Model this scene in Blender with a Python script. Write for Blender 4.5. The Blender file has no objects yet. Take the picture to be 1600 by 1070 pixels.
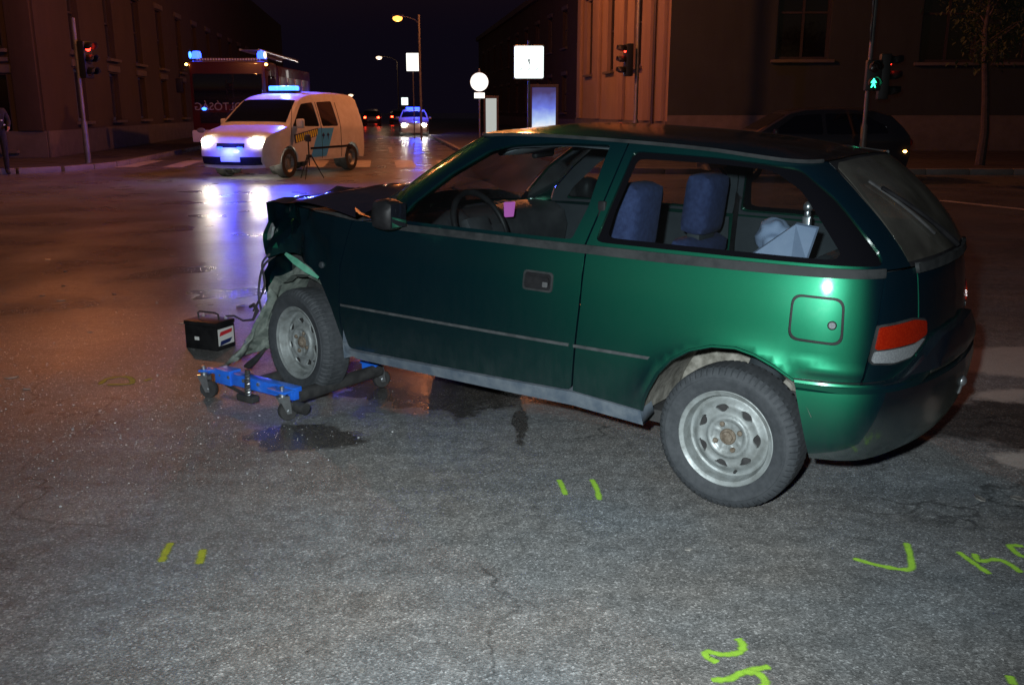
import bpy, bmesh, math, random
import numpy as np
from mathutils import Vector, Matrix, noise
from mathutils.geometry import delaunay_2d_cdt
random.seed(7)
PI = math.pi
R = math.radians
scene = bpy.context.scene
COL = scene.collection

# ------------------------------------------------------------------ camera, sky, exposure, flash
cam_data = bpy.data.cameras.new('camera')
cam_data.sensor_width = 36.0
cam_data.lens = 36.0 * 1450.0 / 1600.0
cam_data.clip_start = 0.05
cam_data.clip_end = 900.0
cam = bpy.data.objects.new('camera', cam_data)
COL.objects.link(cam)
CAM_H = 1.4486
cam.location = (0, 0, CAM_H)
cam.rotation_euler = (PI / 2 - math.atan((535 - 172) / 1450.0), 0, 0)
scene.camera = cam

world = bpy.data.worlds.new('World')
scene.world = world
world.use_nodes = True
wn = world.node_tree.nodes
wl = world.node_tree.links
bg = wn['Background']
sky = wn.new('ShaderNodeTexSky')
sky.sky_type = 'NISHITA'
sky.sun_disc = False
sky.sun_elevation = R(-3.0)
sky.sun_rotation = R(200)
glow = wn.new('ShaderNodeBackground')           # even town glow on the night clouds
glow.inputs[0].default_value = (0.60, 0.42, 1.0, 1)
glow.inputs[1].default_value = 0.0052
add = wn.new('ShaderNodeAddShader')
wl.new(sky.outputs[0], bg.inputs[0])
bg.inputs[1].default_value = 0.10
wl.new(bg.outputs[0], add.inputs[0]); wl.new(glow.outputs[0], add.inputs[1])
wl.new(add.outputs[0], wn['World Output'].inputs[0])

scene.view_settings.view_transform = 'Standard'
scene.view_settings.look = 'None'
scene.view_settings.gamma = 1.0
scene.view_settings.exposure = 0.0
scene.view_settings.use_curve_mapping = False
scene.cycles.use_denoising = True
scene.cycles.denoiser = 'OPENIMAGEDENOISE'
scene.cycles.max_bounces = 8
scene.cycles.diffuse_bounces = 3
scene.cycles.glossy_bounces = 4
scene.cycles.transmission_bounces = 6
scene.cycles.transparent_max_bounces = 16
scene.cycles.sample_clamp_indirect = 4.0
scene.cycles.caustics_reflective = False
scene.cycles.caustics_refractive = False

def light(name, kind, loc, energy, color, size=0.1, target=None, spot=None, blend=0.5):
    d = bpy.data.lights.new(name, kind)
    d.energy = energy
    d.color = color
    d.shadow_soft_size = size
    if kind == 'SPOT':
        d.spot_size = spot
        d.spot_blend = blend
    o = bpy.data.objects.new(name, d)
    COL.objects.link(o)
    o.location = loc
    if target is not None:
        o.rotation_euler = (Vector(target) - Vector(loc)).to_track_quat('-Z', 'Y').to_euler()
    return o

SODIUM = (1.0, 0.29, 0.085)
FLASH_W = 980.0
light('camera_flash', 'SPOT', (-0.16, -0.04, CAM_H + 0.16), FLASH_W, (0.88, 0.97, 1.0), 0.035, (0.05, 4.6, 0.6), R(92), 1.0)

# ------------------------------------------------------------------ materials
def mat(name, base=(0.5, 0.5, 0.5), rough=0.5, metal=0.0, coat=0.0, emis=None, estr=0.0, spec=0.5, coat_rough=0.03):
    m = bpy.data.materials.new(name)
    m.use_nodes = True
    b = m.node_tree.nodes['Principled BSDF']
    b.inputs['Base Color'].default_value = (*base, 1)
    b.inputs['Roughness'].default_value = rough
    b.inputs['Metallic'].default_value = metal
    b.inputs['Coat Weight'].default_value = coat
    b.inputs['Coat Roughness'].default_value = coat_rough
    b.inputs['Specular IOR Level'].default_value = spec
    if emis:
        b.inputs['Emission Color'].default_value = (*emis, 1)
        b.inputs['Emission Strength'].default_value = estr
    return m

class NT:
    def __init__(s, m):
        s.t = m.node_tree; s.n = s.t.nodes; s.l = s.t.links; s.b = s.n['Principled BSDF']
        s.co = s.n.new('ShaderNodeTexCoord')
    def obj(s): return s.co.outputs['Object']
    def noise(s, scale, detail=4, rough=0.55, vec=None, dist=0.0):
        n = s.n.new('ShaderNodeTexNoise'); n.inputs['Scale'].default_value = scale
        n.inputs['Detail'].default_value = detail; n.inputs['Roughness'].default_value = rough
        n.inputs['Distortion'].default_value = dist
        s.l.new(vec or s.obj(), n.inputs['Vector']); return n.outputs['Fac']
    def voro(s, scale, feature='F1', out='Distance', vec=None):
        n = s.n.new('ShaderNodeTexVoronoi'); n.inputs['Scale'].default_value = scale; n.feature = feature
        s.l.new(vec or s.obj(), n.inputs['Vector']); return n.outputs[out]
    def ramp(s, fac, stops, interp='LINEAR'):
        n = s.n.new('ShaderNodeValToRGB'); n.color_ramp.interpolation = interp
        e = n.color_ramp.elements
        while len(e) < len(stops): e.new(0.5)
        for i, (p, c) in enumerate(stops):
            e[i].position = p
            e[i].color = (*c, 1) if isinstance(c, tuple) else (c, c, c, 1)
        s.l.new(fac, n.inputs[0]); return n.outputs[0]
    def mix(s, fac, a, b, mode='MIX'):
        n = s.n.new('ShaderNodeMix'); n.data_type = 'RGBA'; n.blend_type = mode
        for sock, v in ((n.inputs[0], fac), (n.inputs[6], a), (n.inputs[7], b)):
            if isinstance(v, (int, float)): sock.default_value = v if sock == n.inputs[0] else (v, v, v, 1)
            elif isinstance(v, tuple): sock.default_value = (*v, 1)
            else: s.l.new(v, sock)
        return n.outputs[2]
    def math(s, op, a, b=0.0, clamp=False):
        n = s.n.new('ShaderNodeMath'); n.operation = op; n.use_clamp = clamp
        for i, v in enumerate((a, b)):
            if isinstance(v, (int, float)): n.inputs[i].default_value = v
            else: s.l.new(v, n.inputs[i])
        return n.outputs[0]
    def sep(s, axis, vec=None):
        n = s.n.new('ShaderNodeSeparateXYZ'); s.l.new(vec or s.obj(), n.inputs[0]); return n.outputs[axis]
    def warp(s, amt, scale):
        n = s.n.new('ShaderNodeTexNoise'); n.inputs['Scale'].default_value = scale; n.inputs['Detail'].default_value = 4
        s.l.new(s.obj(), n.inputs['Vector'])
        m = s.n.new('ShaderNodeMix'); m.data_type = 'RGBA'; m.blend_type = 'LINEAR_LIGHT'; m.inputs[0].default_value = amt
        s.l.new(s.obj(), m.inputs[6]); s.l.new(n.outputs['Color'], m.inputs[7]); return m.outputs[2]
    def mapping(s, scale=(1, 1, 1), rot=(0, 0, 0), loc=(0, 0, 0)):
        n = s.n.new('ShaderNodeMapping'); n.inputs['Scale'].default_value = scale
        n.inputs['Rotation'].default_value = rot; n.inputs['Location'].default_value = loc
        s.l.new(s.obj(), n.inputs[0]); return n.outputs[0]
    def bump(s, h, strength=0.3, dist=0.01, normal=None):
        n = s.n.new('ShaderNodeBump')
        if isinstance(strength, (int, float)): n.inputs['Strength'].default_value = strength
        else: s.l.new(strength, n.inputs['Strength'])
        n.inputs['Distance'].default_value = dist
        s.l.new(h, n.inputs['Height'])
        if normal: s.l.new(normal, n.inputs['Normal'])
        return n.outputs[0]
    def set(s, name, v):
        if isinstance(v, (int, float)): s.b.inputs[name].default_value = v
        elif isinstance(v, tuple): s.b.inputs[name].default_value = (*v, 1)
        else: s.l.new(v, s.b.inputs[name])

def varied(name, c1, c2, rough=0.6, scale=6.0, metal=0.0, bump=0.0, bscale=60.0, coat=0.0, r2=None, lo=0.35, hi=0.65, spec=0.5):
    m = mat(name, c1, rough, metal, coat, spec=spec)
    t = NT(m)
    f = t.noise(scale, 6, 0.6)
    t.set('Base Color', t.ramp(f, [(lo, c1), (hi, c2)]))
    if r2 is not None: t.set('Roughness', t.ramp(f, [(lo, rough), (hi, r2)]))
    if bump: t.set('Normal', t.bump(t.noise(bscale, 4), bump, 0.004))
    return m

def emit(name, color, strength):
    return mat(name, (0.02, 0.02, 0.02), 0.4, emis=color, estr=strength)

def glass_mat(name, tint=(0.9, 0.95, 0.95), refl=0.04, dirt=0.0, rough=0.02, dirtcol=(0.4, 0.4, 0.38), through=False):
    m = bpy.data.materials.new(name); m.use_nodes = True
    n = m.node_tree.nodes; l = m.node_tree.links; n.clear()
    out = n.new('ShaderNodeOutputMaterial')
    tr = n.new('ShaderNodeBsdfTransparent'); tr.inputs[0].default_value = (*tint, 1)
    gl = n.new('ShaderNodeBsdfGlossy'); gl.inputs['Roughness'].default_value = rough
    fr = n.new('ShaderNodeFresnel'); fr.inputs[0].default_value = 1.5
    mx = n.new('ShaderNodeMixShader')
    l.new(fr.outputs[0], mx.inputs[0]); l.new(tr.outputs[0], mx.inputs[1]); l.new(gl.outputs[0], mx.inputs[2])
    last = mx
    if dirt > 0:
        df = n.new('ShaderNodeBsdfTranslucent' if through else 'ShaderNodeBsdfDiffuse'); df.inputs[0].default_value = (*dirtcol, 1)
        tc = n.new('ShaderNodeTexCoord'); nz = n.new('ShaderNodeTexNoise'); nz.inputs['Scale'].default_value = 5.0; nz.inputs['Detail'].default_value = 8.0
        l.new(tc.outputs['Object'], nz.inputs['Vector'])
        rp = n.new('ShaderNodeMapRange'); rp.inputs[1].default_value = 0.35; rp.inputs[2].default_value = 0.7
        rp.inputs[3].default_value = dirt * 0.4; rp.inputs[4].default_value = dirt
        l.new(nz.outputs['Fac'], rp.inputs[0])
        m2 = n.new('ShaderNodeMixShader')
        l.new(rp.outputs[0], m2.inputs[0]); l.new(mx.outputs[0], m2.inputs[1]); l.new(df.outputs[0], m2.inputs[2]); last = m2
    l.new(last.outputs[0], out.inputs[0])
    return m

# asphalt: aggregate speckle, patchy damp film, pools where the tarmac has sunk
def asphalt():
    m = mat('asphalt', (0.06, 0.06, 0.06), 0.6)
    t = NT(m)
    cells = t.voro(165.0, out='Color')
    cv = t.sep(0, cells)
    fine = t.noise(420.0, 3, 0.7)
    agg = t.ramp(cv, [(0.0, 0.06), (0.35, 0.15), (0.72, 0.25), (0.93, 0.42), (1.0, 0.72)])
    agg = t.mix(0.5, agg, t.ramp(fine, [(0.3, 0.07), (0.55, 0.21), (0.75, 0.48)]))
    med = t.noise(14.0, 8, 0.65)
    agg = t.mix(1.0, agg, t.ramp(med, [(0.3, 0.62), (0.7, 1.15)]), 'MULTIPLY')
    patch = t.noise(0.55, 5, 0.6, dist=0.6)
    agg = t.mix(1.0, agg, t.ramp(patch, [(0.35, 0.72), (0.65, 1.08)]), 'MULTIPLY')
    pits = t.ramp(t.voro(9.0), [(0.02, 0.25), (0.075, 1.0)])
    pmask = t.ramp(t.noise(3.1, 3), [(0.52, 1.0), (0.60, 0.0)])
    pits = t.mix(pmask, (1.0, 1.0, 1.0), pits)
    agg = t.mix(1.0, agg, pits, 'MULTIPLY')
    # bluish / brownish tint patches
    edge = t.voro(0.85, 'DISTANCE_TO_EDGE', vec=t.warp(0.35, 2.2))
    ck = t.ramp(edge, [(0.0, 0.45), (0.005, 0.65), (0.010, 1.0)])
    ck = t.mix(t.ramp(t.noise(0.7, 3), [(0.50, 0.0), (0.58, 1.0)]), (1.0, 1.0, 1.0), ck)
    agg = t.mix(1.0, agg, ck, 'MULTIPLY')
    rub = t.noise(1.0, 5, 0.6, t.mapping((0.5, 7.0, 1), (0, 0, 0.55)))
    agg = t.mix(1.0, agg, t.ramp(rub, [(0.35, 0.86), (0.6, 1.05)]), 'MULTIPLY')
    tint = t.ramp(t.noise(0.9, 4), [(0.35, (1.05, 0.98, 0.90)), (0.65, (0.90, 1.0, 1.06))])
    agg = t.mix(1.0, agg, tint, 'MULTIPLY')
    # wetness: soaked with distance from the dry pocket where people walk, plus pools
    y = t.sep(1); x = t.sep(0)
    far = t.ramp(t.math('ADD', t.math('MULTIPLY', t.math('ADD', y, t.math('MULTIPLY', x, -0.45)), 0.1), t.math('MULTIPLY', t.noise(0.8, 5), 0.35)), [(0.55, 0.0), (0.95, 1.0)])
    # two puddles: beside the rear bumper and under the front of the car
    def pool(cx, cy, rx, ry, ns=1.6, amp=0.9, lo=0.75, hi=0.95):
        dx = t.math('DIVIDE', t.math('SUBTRACT', x, cx), rx); dy = t.math('DIVIDE', t.math('SUBTRACT', y, cy), ry)
        d = t.math('SQRT', t.math('ADD', t.math('MULTIPLY', dx, dx), t.math('MULTIPLY', dy, dy)))
        d = t.math('ADD', d, t.math('MULTIPLY', t.math('SUBTRACT', t.noise(ns, 6, 0.65), 0.5), amp * 2))
        return t.ramp(d, [(lo, 1.0), (hi, 0.0)])
    p1 = pool(2.75, 4.2, 1.15, 0.5)
    p2 = pool(-0.35, 5.0, 0.75, 0.75, 2.5)
    p3 = pool(-0.95, 4.0, 0.33, 0.2, 4.0, 0.8)
    p4 = pool(0.04, 4.2, 0.045, 0.30, 6.0, 0.9)
    p5 = pool(-1.3, 5.9, 0.5, 0.35, 4.0, 0.9)
    pw = t.math('MAXIMUM', t.math('MAXIMUM', p1, p2), t.math('MAXIMUM', t.math('MAXIMUM', p3, p4), p5))
    wet = t.math('MAXIMUM', far, pw)
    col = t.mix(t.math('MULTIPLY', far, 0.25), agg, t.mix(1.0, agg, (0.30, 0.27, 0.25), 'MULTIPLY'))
    col = t.mix(t.math('MULTIPLY', pw, 0.80), col, t.mix(1.0, col, (0.22, 0.19, 0.17), 'MULTIPLY'))
    d1 = t.math('MAXIMUM', pool(3.05, 5.35, 0.75, 0.42, 2.2, 0.5), t.math('MAXIMUM', pool(2.75, 4.62, 0.42, 0.16, 3.0, 0.6), pool(2.45, 3.72, 0.42, 0.16, 3.0, 0.7)))
    col = t.mix(d1, col, t.mix(0.6, agg, (0.52, 0.48, 0.43)))
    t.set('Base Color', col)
    rg = t.mix(pw, t.mix(far, t.ramp(med, [(0.3, 0.62), (0.7, 0.78)]), t.ramp(t.noise(1.1, 2, 0.5), [(0.35, 0.26), (0.7, 0.38)])), 0.24)
    t.set('Roughness', rg)
    h = t.math('ADD', t.voro(165.0), t.math('MULTIPLY', t.noise(300.0, 2), 0.6))
    t.set('Normal', t.bump(h, t.math('SUBTRACT', 0.36, t.math('MAXIMUM', t.math('MULTIPLY', far, 0.20), t.math('MULTIPLY', pw, 0.28))), 0.004))
    t.set('Specular IOR Level', t.mix(wet, 0.42, 0.62))
    return m

def car_paint(name, col, dirt=0.35, coat=(0.06, 0.20), film=1.0):
    """metal-flake base with a broad soft lobe under a thin clear coat, road dirt thickening towards the sills"""
    m = mat(name, (0.07, 0.08, 0.085), 0.9)
    t = NT(m); n = t.n; l = t.l
    z = t.sep(2)
    grime = t.noise(9.0, 8, 0.7)
    streak = t.noise(5.0, 6, 0.7, t.mapping((6, 6, 1.2)))
    low = t.ramp(t.math('ADD', z, t.math('MULTIPLY', t.math('SUBTRACT', grime, 0.5), 0.35)), [(0.26, 1.0), (0.48, 0.16), (0.80, 0.05)])
    f = t.math('MULTIPLY', t.math('MULTIPLY', low, t.ramp(streak, [(0.3, 0.25), (0.7, 1.0)])), dirt, True)
    f = t.math('ADD', f, t.math('MULTIPLY', t.ramp(t.noise(320.0, 3, 0.7), [(0.52, 0.0), (0.72, 1.0)]), t.ramp(t.noise(2.5, 5, 0.6), [(0.4, 0.0), (0.75, 0.10)])), True)
    fl = n.new('ShaderNodeBsdfAnisotropic'); fl.distribution = 'BECKMANN'; fl.inputs['Roughness'].default_value = 0.575
    f2 = n.new('ShaderNodeBsdfAnisotropic'); f2.distribution = 'BECKMANN'; f2.inputs['Roughness'].default_value = 0.36
    f2.inputs['Color'].default_value = (col[0] * .8, col[1] * .45, col[2] * .55, 1)
    fleck = t.mix(1.0, col, t.ramp(t.voro(900.0, out='Distance'), [(0.1, 1.15), (0.6, 0.85)]), 'MULTIPLY')
    l.new(fleck, fl.inputs['Color'])
    df = n.new('ShaderNodeBsdfDiffuse'); df.inputs[0].default_value = (0.0006, 0.0045, 0.0085, 1)
    a0 = n.new('ShaderNodeAddShader'); l.new(fl.outputs[0], a0.inputs[0]); l.new(f2.outputs[0], a0.inputs[1])
    ad = n.new('ShaderNodeAddShader'); l.new(a0.outputs[0], ad.inputs[0]); l.new(df.outputs[0], ad.inputs[1])
    ct = n.new('ShaderNodeBsdfAnisotropic'); ct.distribution = 'GGX'
    l.new(t.ramp(grime, [(0.3, coat[0]), (0.75, coat[1])]), ct.inputs['Roughness'])
    fr = n.new('ShaderNodeFresnel'); fr.inputs[0].default_value = 1.48
    m1 = n.new('ShaderNodeMixShader'); l.new(t.math('MULTIPLY', fr.outputs[0], film), m1.inputs[0]); l.new(ad.outputs[0], m1.inputs[1]); l.new(ct.outputs[0], m1.inputs[2])
    m2 = n.new('ShaderNodeMixShader'); l.new(f, m2.inputs[0]); l.new(m1.outputs[0], m2.inputs[1]); l.new(t.b.outputs[0], m2.inputs[2])
    out = [q for q in n if q.type == 'OUTPUT_MATERIAL'][0]
    l.new(m2.outputs[0], out.inputs[0])
    return m

M = {}
M['asphalt'] = asphalt()
M['paint'] = car_paint('green_metallic_paint', (0.0055, 0.075, 0.034), 0.16)
M['paint_scuffed'] = car_paint('scuffed_green_paint', (0.0055, 0.075, 0.034), 0.10, (0.13, 0.24), 0.45)
M['glass'] = glass_mat('car_glass', (0.80, 0.85, 0.86), dirt=0.004)
M['screen'] = glass_mat('dusty_windscreen', (0.90, 0.88, 0.88), dirt=0.36, dirtcol=(0.62, 0.54, 0.54), through=True)
M['glass_dusty'] = glass_mat('dusty_glass', (0.35, 0.37, 0.38), dirt=0.24, dirtcol=(0.22, 0.21, 0.18))
M['glass_dark'] = mat('dark_glass', (0.006, 0.007, 0.01), 0.06, 0, 0.6)
M['black'] = varied('black_plastic', (0.006, 0.006, 0.007), (0.014, 0.014, 0.015), 0.5, 12, spec=0.18)
M['frit'] = mat('black_window_border', (0.003, 0.003, 0.004), 0.12, spec=0.4)
M['trim'] = varied('grey_rubber_trim', (0.012, 0.014, 0.015), (0.026, 0.028, 0.029), 0.6, 14, r2=0.75, spec=0.2)
M['greytrim'] = varied('grey_interior_trim', (0.013, 0.019, 0.024), (0.020, 0.027, 0.032), 0.75, 9, bump=0.15, bscale=250)
M['liner'] = varied('pale_headlining', (0.20, 0.23, 0.25), (0.26, 0.29, 0.30), 0.85, 7)
M['dash'] = varied('dark_dashboard', (0.02, 0.022, 0.025), (0.04, 0.042, 0.045), 0.5, 8, bump=0.15, bscale=300)
M['seat'] = varied('blue_seat_cloth', (0.009, 0.017, 0.062), (0.020, 0.034, 0.10), 0.9, 40, bump=0.5, bscale=220)
M['paper'] = varied('white_paper', (0.15, 0.20, 0.30), (0.21, 0.26, 0.36), 0.7, 5)
M['pink'] = mat('pink_tag', (0.75, 0.16, 0.62), 0.6)
M['sill'] = varied('dusty_sill_coating', (0.05, 0.07, 0.095), (0.10, 0.12, 0.14), 0.8, 16, bump=0.3, bscale=90)
M['strip'] = varied('worn_grey_strip', (0.028, 0.032, 0.034), (0.055, 0.06, 0.062), 0.7, 20, spec=0.3)
M['mud'] = varied('dried_mud', (0.09, 0.085, 0.07), (0.24, 0.23, 0.20), 0.95, 22, bump=0.6, bscale=60)
M['mudgreen'] = varied('muddy_wheel_liner', (0.06, 0.08, 0.07), (0.18, 0.205, 0.18), 0.85, 18, bump=0.5, bscale=50)
def tyre_mat():
    m = mat('dusty_tyre_rubber', (0.03, 0.03, 0.03), 0.8); t = NT(m)
    f = t.noise(26, 8, 0.7)
    t.set('Base Color', t.ramp(f, [(0.3, (0.018, 0.022, 0.026)), (0.72, (0.046, 0.051, 0.057))]))
    t.set('Normal', t.bump(t.noise(180, 4), 0.25, 0.002)); return m
M['tyre'] = tyre_mat()
M['rubber'] = varied('black_rubber', (0.015, 0.015, 0.016), (0.035, 0.035, 0.035), 0.7, 20)
M['rim'] = varied('silver_steel_wheel', (0.30, 0.33, 0.33), (0.17, 0.185, 0.18), 0.45, 20, metal=0.35, bump=0.1, r2=0.65)
M['rust'] = varied('rusty_hub', (0.085, 0.062, 0.042), (0.19, 0.16, 0.125), 0.85, 70, metal=0.2)
M['chrome'] = mat('chrome', (0.75, 0.76, 0.78), 0.16, 1.0)
M['zinc'] = varied('zinc_plate', (0.55, 0.58, 0.60), (0.42, 0.44, 0.46), 0.3, 30, metal=0.9)
def lens_mat(name, c1, c2):
    m = mat(name, c1, 0.12, 0.0, 0.6); t = NT(m)
    t.set('Base Color', t.ramp(t.voro(130.0), [(0.1, c1), (0.6, c2)]))
    t.set('Normal', t.bump(t.voro(240.0), 0.25, 0.002)); return m
M['red_lens'] = lens_mat('red_lens', (0.26, 0.014, 0.003), (0.20, 0.008, 0.002))
M['clear_lens'] = lens_mat('clear_lens', (0.20, 0.215, 0.22), (0.15, 0.16, 0.17))
M['blue_steel'] = varied('blue_painted_steel', (0.012, 0.11, 0.60), (0.02, 0.16, 0.75), 0.35, 15, coat=0.4)
M['sticker'] = mat('white_sticker', (0.6, 0.6, 0.58), 0.6)
M['red'] = mat('red_print', (0.5, 0.02, 0.03), 0.6)
def spray(name, c, thin=0.0):
    m = mat(name, c, 0.6); t = NT(m)
    at = t.n.new('ShaderNodeAttribute'); at.attribute_name = 'cover'
    g = t.math('ADD', t.math('MULTIPLY', t.noise(240, 5, 0.75), 0.9), t.math('MULTIPLY', t.noise(35, 3), 0.35))
    a = t.ramp(t.math('MULTIPLY', t.math('ADD', at.outputs['Fac'], g), 0.5), [(0.50 + thin, 0.0), (0.84 + thin, 1.0)])
    t.set('Alpha', a); t.set('Base Color', t.mix(t.noise(60, 4), c, tuple(v * 0.6 for v in c)))
    return m
M['spray'] = spray('green_spray_paint', (0.42, 0.78, 0.07))
M['spray_old'] = spray('yellow_spray_paint', (0.36, 0.42, 0.03), 0.02)
M['white_paint'] = varied('white_body_paint', (0.72, 0.72, 0.70), (0.62, 0.61, 0.58), 0.35, 5, coat=0.6)
M['red_paint'] = varied('fire_red_paint', (0.055, 0.004, 0.006), (0.045, 0.004, 0.006), 0.3, 5, coat=0.7)
M['dark_paint'] = mat('dark_car_paint', (0.03, 0.032, 0.04), 0.3, 0.3, 0.8)
M['silver_paint'] = mat('silver_car_paint', (0.22, 0.22, 0.23), 0.3, 0.7, 0.8)
M['blue_decal'] = mat('blue_decal', (0.06, 0.42, 1.0), 0.45)
M['navy_decal'] = mat('navy_decal', (0.01, 0.02, 0.10), 0.5)
M['yellow_decal'] = mat('yellow_decal', (0.90, 0.80, 0.06), 0.45)
M['steel_pole'] = varied('galvanised_pole', (0.13, 0.13, 0.125), (0.20, 0.20, 0.19), 0.5, 6, metal=0.5)
M['signal_black'] = mat('signal_housing', (0.012, 0.014, 0.013), 0.5)
M['lens_off'] = mat('unlit_signal_lens', (0.03, 0.015, 0.012), 0.2, 0, 0.5)
M['head_white'] = emit('headlight_glow', (1.0, 0.90, 0.72), 120.0)
M['head_far'] = emit('far_headlight_glow', (1.0, 0.90, 0.74), 150.0)
M['blue_glow'] = emit('blue_beacon_glow', (0.02, 0.06, 1.0), 7.0)
M['cyan_glow'] = emit('bright_beacon_glow', (0.03, 0.13, 1.0), 7.0)
M['red_glow'] = emit('red_signal_glow', (1.0, 0.03, 0.015), 9.0)
M['tail_glow'] = emit('tail_light_glow', (1.0, 0.03, 0.01), 30.0)
M['green_glow'] = emit('green_signal_glow', (0.03, 1.0, 0.45), 7.0)
M['amber_glow'] = emit('amber_marker_glow', (1.0, 0.42, 0.08), 22.0)
M['sodium_glow'] = emit('sodium_lamp_glow', (1.0, 0.42, 0.07), 3.0)
M['pale_glow'] = emit('pale_lamp_glow', (1.0, 0.72, 0.50), 2.0)
M['sign_glow'] = emit('glowing_sign_face', (0.90, 1.0, 0.98), 1.6)  # glow put in for flash glare; the crossing sign is taken as backlit
M['sign_warm'] = emit('warm_flash_glare_face', (1.0, 0.98, 0.90), 1.5)  # glow put into the face for flash glare off reflective sheeting
M['poster_glow'] = emit('backlit_poster', (0.45, 0.62, 1.0), 1.3)
M['white_glow'] = emit('pale_upright_glow', (0.85, 0.92, 0.86), 0.5)  # glow put in for a pale lit upright shape
M['ped_dark'] = mat('sign_print', (0.02, 0.03, 0.05), 0.6)
def plaster(name, c1, c2):
    m = mat(name, c1, 0.9); t = NT(m)
    f = t.noise(0.9, 8, 0.65); g = t.noise(3.0, 6, 0.7, t.mapping((1, 1, 0.15)))
    t.set('Base Color', t.mix(t.ramp(g, [(0.4, 0.0), (0.8, 0.5)]), t.ramp(f, [(0.3, c1), (0.7, c2)]), tuple(v * 0.55 for v in c1)))
    t.set('Normal', t.bump(t.noise(40, 5), 0.3, 0.01)); return m
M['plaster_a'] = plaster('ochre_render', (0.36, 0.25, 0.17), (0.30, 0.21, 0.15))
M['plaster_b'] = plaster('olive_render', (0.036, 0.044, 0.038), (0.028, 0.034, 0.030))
M['plaster_c'] = plaster('brown_render', (0.068, 0.047, 0.028), (0.05, 0.035, 0.023))
M['stone'] = varied('stone_trim', (0.13, 0.11, 0.09), (0.10, 0.085, 0.07), 0.85, 3, bump=0.3, bscale=30)
M['wood'] = varied('dark_window_frame', (0.035, 0.025, 0.02), (0.05, 0.035, 0.028), 0.5, 10)
M['pave'] = varied('pavement_asphalt', (0.055, 0.05, 0.047), (0.085, 0.08, 0.075), 0.6, 3, bump=0.4, bscale=120, r2=0.4)
M['kerb'] = varied('concrete_kerb', (0.24, 0.23, 0.21), (0.17, 0.16, 0.15), 0.7, 3, bump=0.4, bscale=60)
M['road_white'] = varied('worn_road_paint', (0.55, 0.54, 0.50), (0.25, 0.24, 0.22), 0.45, 4, lo=0.4, hi=0.7)
M['uniform'] = varied('dark_uniform', (0.010, 0.012, 0.018), (0.02, 0.022, 0.03), 0.85, 12)
M['skin'] = mat('skin', (0.42, 0.24, 0.16), 0.55)
M['hair'] = mat('dark_hair', (0.012, 0.01, 0.009), 0.6)
M['reflector'] = mat('silver_reflective_patch', (0.85, 0.85, 0.85), 0.3, 0.4)
M['bark'] = varied('dark_bark', (0.045, 0.035, 0.028), (0.075, 0.06, 0.05), 0.9, 10, bump=0.7, bscale=25)
M['leaf'] = varied('dark_leaves', (0.03, 0.05, 0.018), (0.06, 0.08, 0.03), 0.7, 8)
M['crumb'] = mat('glass_crumbs', (0.45, 0.46, 0.46), 0.15, 0.0, 0.5)
M['shard'] = varied('plastic_shard', (0.05, 0.05, 0.05), (0.4, 0.38, 0.35), 0.5, 9)

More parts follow.
